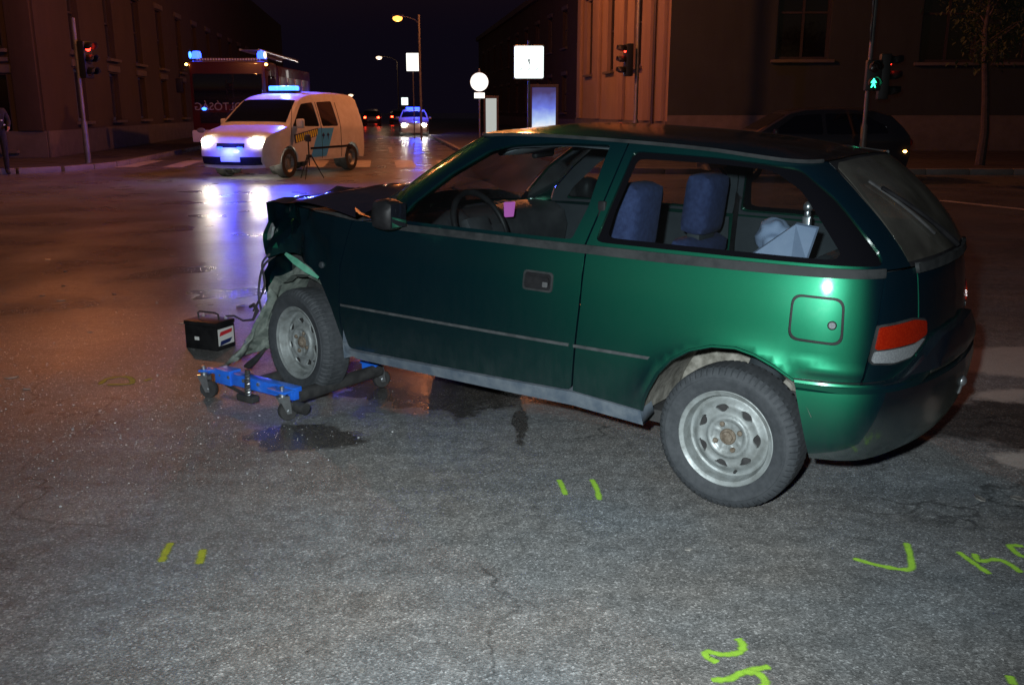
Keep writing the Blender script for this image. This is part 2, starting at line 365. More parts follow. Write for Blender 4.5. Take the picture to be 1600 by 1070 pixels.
# ------------------------------------------------------------------ mesh helpers
class MB:
    def __init__(s): s.v = []; s.f = []
    def add(s, v, f, mtx=None):
        b = len(s.v)
        s.v += [tuple(mtx @ Vector(p)) if mtx else tuple(p) for p in v]
        s.f += [tuple(b + i for i in q) for q in f]
        return s
    def box(s, c, d, mtx=None, bev=0.0):
        x, y, z = d[0] / 2, d[1] / 2, d[2] / 2
        b = min(bev, x * .9, y * .9, z * .9)
        if b <= 0:
            v = [(c[0] + i * x, c[1] + j * y, c[2] + k * z) for i in (-1, 1) for j in (-1, 1) for k in (-1, 1)]
            f = [(0, 1, 3, 2), (4, 6, 7, 5), (0, 4, 5, 1), (2, 3, 7, 6), (0, 2, 6, 4), (1, 5, 7, 3)]
            return s.add(v, f, mtx)
        bm = bmesh.new()
        bmesh.ops.create_cube(bm, size=1.0)
        for q in bm.verts: q.co = Vector((c[0] + q.co.x * d[0], c[1] + q.co.y * d[1], c[2] + q.co.z * d[2]))
        bmesh.ops.bevel(bm, geom=bm.edges[:], offset=b, segments=2, affect='EDGES', profile=0.6)
        bm.verts.index_update()
        v = [q.co.copy() for q in bm.verts]; f = [[q.index for q in fc.verts] for fc in bm.faces]
        bm.free()
        return s.add(v, f, mtx)
    def tube(s, path, r, n=8, mtx=None, cap=True):
        path = [Vector(p) for p in path]
        rr = r if isinstance(r, (list, tuple)) else [r] * len(path)
        v = []; f = []
        up = Vector((0, 0, 1))
        prev = None
        for i, p in enumerate(path):
            t = (path[min(i + 1, len(path) - 1)] - path[max(i - 1, 0)]).normalized()
            if prev is None:
                a = t.cross(up)
                if a.length < 1e-3: a = t.cross(Vector((1, 0, 0)))
                a.normalize()
            else:
                a = prev - t * prev.dot(t); a.normalize()
            prev = a; b = t.cross(a)
            for k in range(n):
                w = 2 * PI * k / n
                v.append(p + (a * math.cos(w) + b * math.sin(w)) * rr[i])
        m = len(path)
        for i in range(m - 1):
            for k in range(n):
                f.append((i * n + k, i * n + (k + 1) % n, (i + 1) * n + (k + 1) % n, (i + 1) * n + k))
        if cap:
            f.append(tuple(range(n - 1, -1, -1))); f.append(tuple((m - 1) * n + k for k in range(n)))
        return s.add(v, f, mtx)
    def lathe(s, prof, n=32, mtx=None, cap=False):
        v = []; f = []
        for r, h in prof:
            for k in range(n):
                w = 2 * PI * k / n
                v.append((r * math.cos(w), r * math.sin(w), h))
        for i in range(len(prof) - 1):
            for k in range(n):
                f.append((i * n + k, i * n + (k + 1) % n, (i + 1) * n + (k + 1) % n, (i + 1) * n + k))
        if cap:
            f.append(tuple(range(n - 1, -1, -1))); f.append(tuple((len(prof) - 1) * n + k for k in range(n)))
        return s.add(v, f, mtx)
    def prism(s, poly, h, mtx=None):
        n = len(poly)
        v = [(p[0], p[1], 0) for p in poly] + [(p[0], p[1], h) for p in poly]
        f = [tuple(range(n - 1, -1, -1)), tuple(range(n, 2 * n))] + [(i, (i + 1) % n, n + (i + 1) % n, n + i) for i in range(n)]
        return s.add(v, f, mtx)
    def ellipsoid(s, c, d, n=14, mtx=None):
        prof = [(max(1e-4, math.sin(PI * i / n)), -math.cos(PI * i / n)) for i in range(n + 1)]
        mm = Matrix.Translation(Vector(c)) @ Matrix.Diagonal((d[0] / 2, d[1] / 2, d[2] / 2, 1))
        return s.lathe(prof, n + 4, (mtx @ mm) if mtx else mm)
    def build(s, name, m, parent=None, smooth=35.0, mirror=False):
        vs = [(p[0], -p[1], p[2]) for p in s.v] if mirror else s.v
        fs = [tuple(reversed(q)) for q in s.f] if mirror else s.f
        me = bpy.data.meshes.new(name)
        me.from_pydata(vs, [], fs)
        return finish(name, me, m, parent, smooth)

def finish(name, me, m, parent=None, smooth=35.0):
    me.materials.append(M[m] if isinstance(m, str) else m)
    if smooth:
        me.polygons.foreach_set('use_smooth', [True] * len(me.polygons))
        me.set_sharp_from_angle(angle=R(smooth))
    me.update()
    o = bpy.data.objects.new(name, me)
    COL.objects.link(o)
    if parent is not None: o.parent = parent
    return o

def tag(o, label=None, cat=None, group=None, kind=None):
    if label: o['label'] = label
    if cat: o['category'] = cat
    if group: o['group'] = group
    if kind: o['kind'] = kind
    return o

def thing(name, label, cat, loc=(0, 0, 0), rot=(0, 0, 0), group=None):
    o = bpy.data.objects.new(name, None)
    COL.objects.link(o)
    o.empty_display_size = 0.2
    o.location = loc; o.rotation_euler = rot
    return tag(o, label, cat, group)

def clone(o, parent=None):
    c = o.copy(); COL.objects.link(c)
    c.parent = parent
    for ch in o.children: clone(ch, c)
    return c

def rotm(ax, deg): return Matrix.Rotation(R(deg), 4, ax)
def T(x, y, z): return Matrix.Translation((x, y, z))

def fillet(poly, r, n=4):
    out = []
    m = len(poly)
    for i in range(m):
        p = np.array(poly[i - 1], float); q = np.array(poly[i], float); w = np.array(poly[(i + 1) % m], float)
        a = p - q; b = w - q; la = np.hypot(*a); lb = np.hypot(*b)
        k = min(r, la * .45, lb * .45)
        s0 = q + a / la * k; s1 = q + b / lb * k
        for t in np.linspace(0, 1, n + 1):
            out.append(tuple((1 - t) ** 2 * s0 + 2 * t * (1 - t) * q + t * t * s1))
    return out

def inside(pt, poly):
    x, y = pt; c = False; j = len(poly) - 1
    for i in range(len(poly)):
        xi, yi = poly[i]; xj, yj = poly[j]
        if (yi > y) != (yj > y) and x < (xj - xi) * (y - yi) / (yj - yi) + xi: c = not c
        j = i
    return c

def dens(poly, step):
    out = []
    for i in range(len(poly)):
        a = np.array(poly[i], float); b = np.array(poly[(i + 1) % len(poly)], float)
        k = max(1, int(math.ceil(np.hypot(*(b - a)) / step)))
        for j in range(k): out.append(tuple(a + (b - a) * j / k))
    return out

def fill2d(poly, holes, step):
    loops = [dens(poly, step)] + [dens(h, step) for h in holes]
    pts = []; edges = []
    for lp in loops:
        b = len(pts); pts += lp
        edges += [(b + i, b + (i + 1) % len(lp)) for i in range(len(lp))]
    P = np.array(pts)
    x0, y0 = P.min(0); x1, y1 = P.max(0)
    B = P
    for i in range(int((x1 - x0) / step) + 1):
        for j in range(int((y1 - y0) / step) + 1):
            q = (x0 + (i + .5 * (j % 2)) * step, y0 + j * step)
            if inside(q, loops[0]) and not any(inside(q, h) for h in loops[1:]):
                if ((B - np.array(q)) ** 2).sum(1).min() > (step * .45) ** 2: pts.append(q)
    r = delaunay_2d_cdt([Vector(p) for p in pts], edges, [], 0, 1e-7)
    vs = [(p.x, p.y) for p in r[0]]
    fs = []
    for f in r[2]:
        c = np.mean([vs[i] for i in f], axis=0)
        if inside(c, loops[0]) and not any(inside(c, h) for h in loops[1:]): fs.append(tuple(f))
    used = sorted({i for f in fs for i in f}); mp = {k: i for i, k in enumerate(used)}
    return [vs[i] for i in used], [tuple(mp[i] for i in f) for f in fs]

def panel(name, poly, fn, m, parent, step=0.04, holes=(), flange=0.012, mirror=False, disp=None, vscale=1.0, smooth=None):
    """poly in (s, v); fn(s, v) -> points, normals. Sheet with the edge turned inwards."""
    sc = lambda q: [(a, b * vscale) for a, b in q]
    vs, fs = fill2d(sc(poly), [sc(h) for h in holes], step)
    A = np.array(vs); s_ = A[:, 0]; v_ = A[:, 1] / vscale
    P, N = fn(s_, v_)
    custom = disp is None
    if disp is not None:
        P = P + N * disp(s_, v_)[:, None] if disp(s_, v_).ndim == 1 else P + disp(s_, v_)
    fa = np.array(fs)
    fl = (np.cross(P[fa[:, 1]] - P[fa[:, 0]], P[fa[:, 2]] - P[fa[:, 0]]) * N[fa[:, 0]]).sum() < 0
    if fl: fs = [f[::-1] for f in fs]
    verts = [tuple(p) for p in P]; nor = [tuple(n) for n in N]
    if flange:
        cnt = {}
        for f in fs:
            for i in range(3):
                e = (f[i], f[(i + 1) % 3]); cnt[e] = 1
        bd = [e for e in cnt if (e[1], e[0]) not in cnt]
        d1 = {}; d2 = {}; en = {}
        for e in bd:
            t = P[e[1]] - P[e[0]]; q = np.cross(t, N[e[0]]); q /= max(np.linalg.norm(q), 1e-9)
            for k in e: en[k] = en.get(k, 0) + q
        for e in bd:
            for k in e:
                if k not in d1:
                    q = en[k] / max(np.linalg.norm(en[k]), 1e-9)
                    d1[k] = len(verts); verts.append(tuple(P[k])); nor.append(tuple(q))
                    d2[k] = len(verts); verts.append(tuple(P[k] - N[k] * flange)); nor.append(tuple(q))
        fs = list(fs) + [(d1[e[1]], d1[e[0]], d2[e[0]], d2[e[1]]) for e in bd]
    if mirror:
        verts = [(p[0], -p[1], p[2]) for p in verts]; nor = [(p[0], -p[1], p[2]) for p in nor]
        fs = [tuple(reversed(f)) for f in fs]
    me = bpy.data.meshes.new(name)
    me.from_pydata(verts, [], [tuple(int(i) for i in f) for f in fs])
    o = finish(name, me, m, parent, smooth if smooth else (0 if not custom else 60))
    if custom:
        me.polygons.foreach_set('use_smooth', [True] * len(me.polygons))
        me.normals_split_custom_set_from_vertices(nor)
    return o

# ------------------------------------------------------------------ the setting
DIR = Vector((-0.137, 0.9906, 0))           # far street runs this way
def grid_plane(name, x0, x1, y0, y1, z, m, n=1):
    mb = MB(); mb.add([(x0, y0, z), (x1, y0, z), (x1, y1, z), (x0, y1, z)], [(0, 1, 2, 3)])
    return mb.build(name, m, smooth=0)
tag(grid_plane('road', -260, 260, -60, 420, 0.0, 'asphalt'), kind='structure')

def arc(p0, c, p1, n=10):
    p0, c, p1 = Vector(p0), Vector(c), Vector(p1)
    return [p0 * (1 - t) ** 2 + c * 2 * t * (1 - t) + p1 * t * t for t in [i / n for i in range(n + 1)]]
def rk(y, off=0): return (0.0 - 0.138 * (y - 20) + off, y)
def lk(y, off=0): return (-9.7 - 0.138 * (y - 20) - off, y)
stone_me = None
def pavement(name, line, closing, ymax=70):
    pts = [tuple(p) for p in line] + closing
    area = sum(pts[i][0] * pts[(i + 1) % len(pts)][1] - pts[(i + 1) % len(pts)][0] * pts[i][1] for i in range(len(pts)))
    mb = MB(); H = 0.12
    n = len(pts)
    idx = list(range(n)) if area > 0 else list(range(n - 1, -1, -1))
    mb.add([(p[0], p[1], H) for p in pts], [tuple(idx)])
    o = tag(mb.build(name, 'pave', smooth=0), kind='structure')
    global stone_me
    if stone_me is None:
        k = MB(); k.box((0, 0, 0.064), (0.985, 0.16, 0.136), bev=0.012)
        so = k.build('kerb_stone', 'kerb'); stone_me = so.data; bpy.data.objects.remove(so)
    L = [Vector((p[0], p[1], 0)) for p in line]
    d = 0.0
    for a, b in zip(L[:-1], L[1:]):
        t = (b - a).normalized(); ln = (b - a).length; q = d
        while q < ln:
            p = a + t * q
            if p.y < ymax and abs(p.x) < 32:
                s = bpy.data.objects.new('kerb_stone', stone_me); COL.objects.link(s)
                s.location = p; s.rotation_euler = (0, 0, math.atan2(t.y, t.x) + random.uniform(-.006, .006)); s.parent = o
            q += 1.0
        d = q - ln
    return o
pav_r = pavement('pavement_right', [Vector(rk(150)), Vector(rk(27))] + arc(rk(27), rk(22.1), (4.4, 21.9))[1:] + [Vector((46, 21.1))], [(60, 21), (60, 150)])
pav_l = pavement('pavement_left', [Vector(lk(150)), Vector(lk(26))] + arc(lk(26), lk(21.6), (-13.6, 21.4))[1:] + [Vector((-46, 21.8))], [(-70, 22), (-70, 150)])

# zebra crossing over the far street, and worn lane lines
for i in range(8):
    c = Vector(rk(26.2)) + Vector((-0.9 - i * 1.22, 0))
    mb = MB(); u = DIR * 1.7; w = Vector((0.27, 0, 0)); c3 = Vector((c.x, c.y, 0.004))
    mb.add([c3 - u - w, c3 - u + w, c3 + u + w, c3 + u - w], [(0, 1, 2, 3)])
    tag(mb.build('crossing_stripe', 'road_white', smooth=0), kind='structure')
for (a, b, w) in [((7.05, 15.4), (7.8, 13.7), 0.10), ((-4.2, 33), (-4.9, 38), 0.07), ((-5.3, 42), (-6.0, 47), 0.07)]:
    a = Vector((*a, 0.004)); b = Vector((*b, 0.004)); s = (b - a).normalized().cross(Vector((0, 0, 1))) * w
    mb = MB(); mb.add([a - s, a + s, b + s, b - s], [(0, 1, 2, 3)])
    tag(mb.build('lane_line', 'road_white', smooth=0), kind='structure')

def facade(root, p0, p1, z0, z1, wins, wallmat, depth=0.35, frame='wood', sill=True, inner=0.22):
    """wall from p0 to p1 (ground points); the outside is to the right of p0->p1. wins: (u0,u1,z0,z1,cols,rows)"""
    p0 = Vector((*p0, 0)); p1 = Vector((*p1, 0)); t = (p1 - p0).normalized(); L = (p1 - p0).length
    n = Vector((t.y, -t.x, 0))
    us = sorted({0, L} | {w[0] for w in wins} | {w[1] for w in wins}); zs = sorted({z0, z1} | {w[2] for w in wins} | {w[3] for w in wins})
    mb = MB()
    def pt(u, z, o=0): return p0 + t * u + n * o + Vector((0, 0, z))
    for i in range(len(us) - 1):
        for j in range(len(zs) - 1):
            cu = (us[i] + us[i + 1]) / 2; cz = (zs[j] + zs[j + 1]) / 2
            if any(w[0] < cu < w[1] and w[2] < cz < w[3] for w in wins): continue
            mb.add([pt(us[i], zs[j]), pt(us[i + 1], zs[j]), pt(us[i + 1], zs[j + 1]), pt(us[i], zs[j + 1])], [(0, 1, 2, 3)])
    for (a, b, c, d, *_) in wins:                                   # reveals
        q = [(a, c), (b, c), (b, d), (a, d)]
        for k in range(4):
            e, f = q[k], q[(k + 1) % 4]
            mb.add([pt(*e), pt(*e, -inner), pt(*f, -inner), pt(*f)], [(0, 1, 2, 3)])
    mb.build('wall', wallmat, root, smooth=0)
    ang = math.atan2(t.y, t.x)
    for (a, b, c, d, cols, rows) in wins:
        w = b - a; h = d - c
        W = bpy.data.objects.new('window', None); COL.objects.link(W); W.parent = root
        W.location = pt((a + b) / 2, c, -inner + 0.03); W.rotation_euler = (0, 0, ang)
        fb = MB(); fw = 0.09
        fb.box((-w / 2 + fw / 2, 0, h / 2), (fw, .08, h - .004)); fb.box((w / 2 - fw / 2, 0, h / 2), (fw, .08, h - .004))
        fb.box((0, 0, fw / 2 + .002), (w - 2 * fw, .076, fw)); fb.box((0, 0, h - fw / 2 - .002), (w - 2 * fw, .076, fw))
        for k in range(1, cols): fb.box((-w / 2 + w * k / cols, -.003, h / 2), (.07, .07, h - 2 * fw))
        for k in range(1, rows): fb.box((0, -.006, h * k / rows), (w - 2 * fw, .06, .06))
        fb.build('frame', frame, W, smooth=0)
        g = MB(); g.box((0, .02, h / 2), (w - .1, .01, h - .1)); g.build('pane', 'glass_dark', W, smooth=0)
        if sill:
            sb = MB(); sb.box((0, -inner - .02, -.05), (w + .3, .22, .1), bev=.015); sb.build('sill', 'stone', W)
            hb = MB(); hb.box((0, -inner + .012, h + .16), (w + .36, .1, .22), bev=.02); hb.build('lintel', 'stone', W)
    return pt, ang

def strip(root, name, p0, p1, z, h, out, m):
    p0 = Vector((*p0, 0)); p1 = Vector((*p1, 0)); t = (p1 - p0).normalized(); L = (p1 - p0).length; n = Vector((t.y, -t.x, 0))
    mb = MB(); c = (p0 + p1) / 2 + n * out / 2
    mb.box((0, 0, 0), (L, out, h), Matrix.Translation((c.x, c.y, z + h / 2)) @ Matrix.Rotation(math.atan2(t.y, t.x), 4, 'Z'), bev=0.02)
    return mb.build(name, m, root)

# building on the right-hand corner: lit side along the far street, dim front towards the junction
cr = (5.2, 32.0)
bd = thing('corner_building', 'tall plastered corner building with lit pilastered side and dim front behind the green car', 'building')
fr = (44.0, 30.5)
wins = [(3.45, 5.2, 3.05, 6.0, 2, 2), (8.1, 9.9, 2.95, 6.0, 2, 2), (10.6, 12.4, 2.95, 6.0, 2, 2), (15.5, 17.3, 3.0, 6.0, 2, 2), (20.5, 22.3, 3.0, 6.0, 2, 2)]
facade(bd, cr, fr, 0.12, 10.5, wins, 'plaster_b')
far = (cr[0] + DIR.x * 15, cr[1] + DIR.y * 15)
wl_ = [(2.2, 3.3, 3.0, 6.2, 2, 2), (6.2, 7.3, 3.0, 6.2, 2, 2), (10.4, 11.5, 3.0, 6.2, 2, 2)]
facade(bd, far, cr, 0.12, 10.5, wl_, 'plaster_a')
strip(bd, 'plinth', cr, fr, 0.12, 1.15, 0.07, 'stone')
strip(bd, 'plinth', far, cr, 0.12, 0.95, 0.07, 'stone')
strip(bd, 'cornice', cr, fr, 10.2, 0.5, 0.35, 'stone')
strip(bd, 'cornice', far, cr, 10.2, 0.5, 0.35, 'stone')
tt = (Vector((*cr, 0)) - Vector((*far, 0))).normalized(); nn = Vector((tt.y, -tt.x, 0))
for u in (14.3, 12.7, 9.0, 4.8, 1.0):
    a = Vector((*far, 0)) + tt * (u - .35); b = Vector((*far, 0)) + tt * (u + .35)
    strip(bd, 'pilaster', a[:2], b[:2], 1.07, 9.0, 0.13, 'plaster_a')
dp = MB(); q = Vector((*far, 0)) + tt * 13.6 + nn * .12
dp.tube([q + Vector((0, 0, .2)), q + Vector((0, 0, 10))], .06, 8); dp.build('downpipe', 'wood', bd)
rb = MB(); rb.add([(*cr, 10.6), (*fr, 10.6), (fr[0], 60, 10.6), (*far, 10.6)], [(0, 1, 2, 3)]); rb.build('roof', 'stone', bd, smooth=0)

# next building up the far street on the right
c2 = (far[0] + 1.4, far[1] + 0.6); f2 = (c2[0] + DIR.x * 60, c2[1] + DIR.y * 60)
b2 = thing('street_building', 'dark terrace further up the right side of the far street', 'building')
facade(b2, f2, c2, 0.12, 9.0, [(u, u + 1.4, 1.3, 3.4, 2, 2) for u in range(4, 58, 5)] + [(u, u + 1.4, 5.0, 7.1, 2, 2) for u in range(4, 58, 5)], 'plaster_c')
strip(b2, 'plinth', f2, c2, 0.12, 0.8, 0.06, 'stone'); strip(b2, 'cornice', f2, c2, 8.7, 0.4, 0.3, 'stone')
sd = MB(); sd.add([(*c2, .12), (c2[0] + 14, c2[1] + 2, .12), (c2[0] + 14, c2[1] + 2, 9), (*c2, 9)], [(0, 1, 2, 3)]); sd.build('side_wall', 'plaster_c', b2, smooth=0)

# building on the left corner
cl = (-13.2, 27.0); fl = (-40.0, 26.5)
b3 = thing('left_building', 'dim brown plastered house with narrow windows at the left edge', 'building')
facade(b3, fl, cl, 0.12, 9.5, [(26.8 - 1.75, 26.8 - 0.95, 0.35, 2.4, 1, 1), (26.8 - 1.85, 26.8 - 0.95, 3.1, 5.6, 2, 2), (22.4, 23.4, 3.1, 5.6, 2, 2), (22.4, 23.4, .9, 2.4, 2, 1), (18.4, 19.4, 3.1, 5.6, 2, 2)], 'plaster_c')
f3 = (cl[0] + DIR.x * 70, cl[1] + DIR.y * 70)
facade(b3, cl, f3, 0.12, 9.5, [(u, u + 1.1, 3.2, 5.6, 2, 2) for u in range(3, 66, 4)] + [(u, u + 1.1, 1.1, 2.7, 2, 1) for u in range(3, 66, 4)], 'plaster_c')
strip(b3, 'plinth', fl, cl, 0.12, .75, .06, 'stone'); strip(b3, 'plinth', cl, f3, 0.12, .75, .06, 'stone')
strip(b3, 'pilaster', (cl[0] - .75, cl[1]), (cl[0] - .05, cl[1]), .87, 8.4, .12, 'plaster_c')
strip(b3, 'string_course', fl, (cl[0] - .8, cl[1]), 2.75, .12, .08, 'stone')

# ------------------------------------------------------------------ street lamps
def street_lamp(label, base, height, arm, watts, color, glow='sodium_glow', group='street lamps', head=1.0):
    o = thing('street_lamp', label, 'street lamp', (base[0], base[1], 0.0), (0, 0, 0), group)
    mb = MB(); mb.tube([(0, 0, 0), (0, 0, .9), (0, 0, 1.0), (0, 0, height)], [.11, .11, .075, .05], 12); mb.build('post', 'steel_pole', o)
    a = Vector((arm[0], arm[1], 0)); p = [(0, 0, height - .05), tuple(a * .25 + Vector((0, 0, height + .25))), tuple(a * .7 + Vector((0, 0, height + .42))), tuple(a + Vector((0, 0, height + .42)))]
    mb = MB(); mb.tube(p, .035, 8); mb.build('arm', 'steel_pole', o)
    ang = math.atan2(arm[1], arm[0])
    mm = T(arm[0], arm[1], height + .42) @ Matrix.Rotation(ang, 4, 'Z')
    mb = MB(); mb.box((.2, 0, .05), (.8 * head, .3 * head, .14), mm, bev=.05); mb.build('lamp_housing', 'steel_pole', o)
    mb = MB(); mb.ellipsoid((.25, 0, -.10), (.62 * head, .42 * head, .40 * head), 12, mm); mb.build('lamp_bowl', glow, o)
    if watts:
        c = mm @ Vector((.25, 0, -.42))
        light('street_lamp_light', 'POINT', (base[0] + c.x, base[1] + c.y, c.z), watts, color, .12)
    return o
street_lamp('grey lamp post standing left of the view on a small island, arm over the road', (-11.6, 18.4), 8.2, (2.9, -.3), 1050, SODIUM)
mb = MB(); mb.box((-11.6, 18.4, .05), (1.2, 1.2, .14), bev=.04); tag(mb.build('traffic_island', 'kerb'), kind='structure')
def hung_lamp(label, c, p0, p1, watts, color):
    o = thing('hanging_street_lamp', label, 'street lamp', (c[0], c[1], c[2]), group='street lamps')
    L = Vector(c); a = Vector(p0) - L; b = Vector(p1) - L
    mb = MB(); mb.tube([a, a * .5 + Vector((0, 0, -.1)), (0, 0, .35), b * .5 + Vector((0, 0, -.1)), b], .012, 6); mb.build('span_cable', 'wood', o)
    mb = MB(); mb.lathe([(.02, .36), (.05, .3), (.09, .18), (.26, .08), (.3, 0.0)], 20); mb.build('lamp_shade', 'steel_pole', o)
    mb = MB(); mb.ellipsoid((0, 0, -.02), (.42, .42, .26), 12); mb.build('lamp_bowl', 'sodium_glow', o)
    light('street_lamp_light', 'POINT', (c[0], c[1], c[2] - .3), watts, color, .15)
hung_lamp('cable-hung lamp over the far street above the corner building side', (-1.6, 38.0, 8.3), (-14.6, 38, 9.2), (4.2, 38, 9.2), 1300, SODIUM)
hung_lamp('cable-hung lamp over the junction just above the zebra crossing', (-0.4, 24.5, 7.8), (-13.1, 28, 9.0), (5.1, 32.4, 9.0), 1700, SODIUM)
p = (-5.85, 62); street_lamp('orange street lamp burning high over the far street beside the rectangular sign', (p[0], p[1]), 6.75, (-1.15, 0), 60, SODIUM)
p = (-11.6, 98); street_lamp('smaller pale lamp further up the far street', (p[0], p[1]), 6.25, (-1.6, 0), 60, (1, .6, .35), 'pale_glow')
p = (-21.6, 120); street_lamp('faint lamp far up the left side of the street', (p[0], p[1]), 2.9, (1.2, 0), 0, SODIUM, 'pale_glow')

# ------------------------------------------------------------------ the green hatchback
def crom(P, n=24):
    P = np.asarray(P, float); Q = np.vstack([2 * P[0] - P[1], P, 2 * P[-1] - P[-2]]); out = []
    for i in range(1, len(Q) - 2):
        a, b, c, d = Q[i - 1], Q[i], Q[i + 1], Q[i + 2]
        for t in np.linspace(0, 1, n, endpoint=False):
            out.append(.5 * ((2 * b) + (c - a) * t + (2 * a - 5 * b + 4 * c - d) * t * t + (-a + 3 * b - 3 * c + d) * t ** 3))
    out.append(P[-1]); return np.array(out)
SIDE = [(-.60, 0), (-.588, .22), (-.557, .42), (-.508, .585), (-.448, .68), (-.355, .735), (-.22, .765), (0, .785), (.35, .795), (.8, .80), (1.2, .795)]
LOW = SIDE + [(1.6, .785), (1.9, .775), (2.2, .755), (2.5, .72), (2.8, .65), (2.98, .5), (3.05, .25), (3.07, 0)]
GRN = SIDE + [(1.48, .785), (1.70, .745), (1.88, .63), (2.0, .44), (2.06, .22), (2.08, 0)]
TOP = [(-.21, 0, 1.285), (-.205, .19, 1.283), (-.195, .36, 1.275), (-.165, .475, 1.27), (-.12, .53, 1.27), (-.05, .555, 1.275), (.05, .565, 1.285), (.2, .572, 1.30), (.42, .577, 1.313), (.72, .578, 1.325), (.95, .575, 1.330),
       (1.12, .57, 1.328), (1.25, .545, 1.322), (1.32, .47, 1.325), (1.36, .33, 1.333), (1.38, .17, 1.338), (1.385, 0, 1.34)]
def smoothed(a, k=9):
    h = k // 2; return np.convolve(np.pad(a, h, 'edge'), np.ones(k) / k, 'valid')
class Contour:
    def __init__(s, pts, top=None):
        p = crom(pts); d = np.r_[0, np.cumsum(np.hypot(*np.diff(p, axis=0).T))]
        i = np.argmin(np.abs(p[:, 0]) + (p[:, 1] < .5) * 9); s.s = d - d[i]; s.p = p
        t = np.gradient(p, axis=0); n = np.c_[-t[:, 1], t[:, 0]]; n /= np.linalg.norm(n, axis=1)[:, None]
        n = np.c_[smoothed(n[:, 0]), smoothed(n[:, 1])]
        n /= np.linalg.norm(n, axis=1)[:, None]; s.n = n; s.lo = s.s[0]; s.hi = s.s[-1]
        s.t = crom(top) if top else None
    def at(s, u):
        f = lambda a: np.interp(u, s.s, a)
        return f(s.p[:, 0]), f(s.p[:, 1]), f(s.n[:, 0]), f(s.n[:, 1])
    def top(s, u): return np.stack([np.interp(u, s.s, s.t[:, k]) for k in range(3)], -1)
def prof(tab):
    t = crom(tab, 12); t = t[np.argsort(t[:, 0], kind='stable')]
    return lambda z: np.interp(z, t[:, 0], t[:, 1])
INS = prof([(.10, .09), (.18, .055), (.24, .03), (.35, .010), (.46, .002), (.54, .0), (.64, .002), (.76, .010), (.86, .024), (.93, .040)])
INR = prof([(.10, .05), (.3, .02), (.5, .0), (.7, .0), (.85, .018), (.93, .035)])
CL = Contour(LOW); CG = Contour(GRN, TOP)
ZB = .93
def PL(u, z):
    x, y, nx, ny = CL.at(u); il = np.where(nx < 0, INR(z), .3 * INS(z))
    return np.stack([x - nx * il, y - ny * INS(z), z + 0 * x], -1)
def PU(u, t):
    x, y, nx, ny = CG.at(u); B = np.stack([x - nx * np.where(nx < 0, .035, 0), y - ny * .04, ZB + 0 * x], -1); Tp = CG.top(u)
    b = (.010 + .022 * np.abs(nx)) * 4 * t * (1 - t)
    z = B[..., 2] * (1 - t) + Tp[..., 2] * t
    k = t * (1 - .10 * (1 - t))
    return np.stack([B[..., 0] * (1 - k) + Tp[..., 0] * k + nx * b, B[..., 1] * (1 - k) + Tp[..., 1] * k + ny * b, z], -1)
def surf(up, off=0.0):
    C = CG if up else CL; P = PU if up else PL
    def fn(u, z):
        u = np.asarray(u, float); z = np.asarray(z, float)
        flip = np.where((u < C.lo) | (u > C.hi), -1.0, 1.0)
        u = np.where(u < C.lo, 2 * C.lo - u, np.where(u > C.hi, 2 * C.hi - u, u))
        e = .004
        p = P(u, z); a = P(np.minimum(u + e, C.hi), z) - P(np.maximum(u - e, C.lo), z); b = P(u, z + e) - P(u, z - e)
        n = np.cross(b, a); n /= np.maximum(np.linalg.norm(n, axis=-1, keepdims=True), 1e-9)
        p = p + n * off
        p[..., 1] *= flip; n[..., 1] *= flip
        return p, n
    return fn
LO, UP = surf(False), surf(True)
YAW, LIFT = 0.61264, 0.0323
car = thing('hatchback_car', 'dark green metallic three-door hatchback with crushed front corner, front wheel on a blue dolly', 'car',
            (1.21433, 3.85386, 0), (0, 0, PI - YAW))
car.rotation_mode = 'XYZ'
car.rotation_euler = (Matrix.Rotation(PI - YAW, 3, 'Z') @ Matrix.Rotation(-math.atan(LIFT / 2.265), 3, 'Y')).to_euler()
VS = 0.42   # t is about 0.42 m long

door_poly = fillet([(1.883, .925), (1.948, .69), (1.956, .44), (1.915, .31), (.645, .348), (.618, .70), (.614, .925)], .025)
fuel_hole = fillet([(-.203, .844), (-.381, .840), (-.385, .679), (-.203, .685)], .037, 6)
fuel_door = fillet([(-.2115, .8355), (-.3725, .8315), (-.3755, .6885), (-.2115, .6945)], .033, 6)
arch_r = [(.330, .325), (.318, .37), (.300, .415), (.262, .49), (.21, .552), (.14, .598), (.057, .626), (-.03, .632), (-.10, .617), (-.17, .587), (-.239, .545)]
quarter_poly = [(.606, .925), (.610, .70), (.637, .346)] + arch_r + [(-.455, .550), (-.489, .709), (-.52, .85), (-.538, .925)]
corner_poly = [(-.550, .925), (-.532, .85), (-.501, .709), (-.467, .550), (-.74, .560), (-.735, .72), (-.742, .925)]
frame_out = [(.622, .005), (.592, .335), (.553, .80), (.535, 1.0), (1.187, 1.0), (1.60, 1.0), (1.735, .90), (1.765, .55), (1.755, .18), (1.715, .005)]
win_open = fillet([(.685, .045), (.648, .384), (.645, .815), (.641, .965), (1.027, .945), (1.362, .905), (1.50, .84), (1.598, .588), (1.642, .233), (1.632, .045)], .03)
qwin = fillet([(.487, .925), (.106, .935), (-.267, .95), (-.44, .95), (-.503, .695), (-.531, .348), (-.556, .144), (-.545, .045), (-.008, .045), (.578, .045), (.548, .371)], .05)
qouter = [(.614, .005), (.584, .335), (.545, .80), (.527, 1.0), (.1, 1.0), (-.3, 1.0), (-.66, 1.0), (-.655, .66), (-.68, .3), (-.705, .005), (-.535, .005)]
qclear = fillet([(.455, .86), (.1, .88), (-.30, .90), (-.38, .74), (-.392, .16), (-.36, .10), (.1, .10), (.53, .10), (.515, .37)], .05)

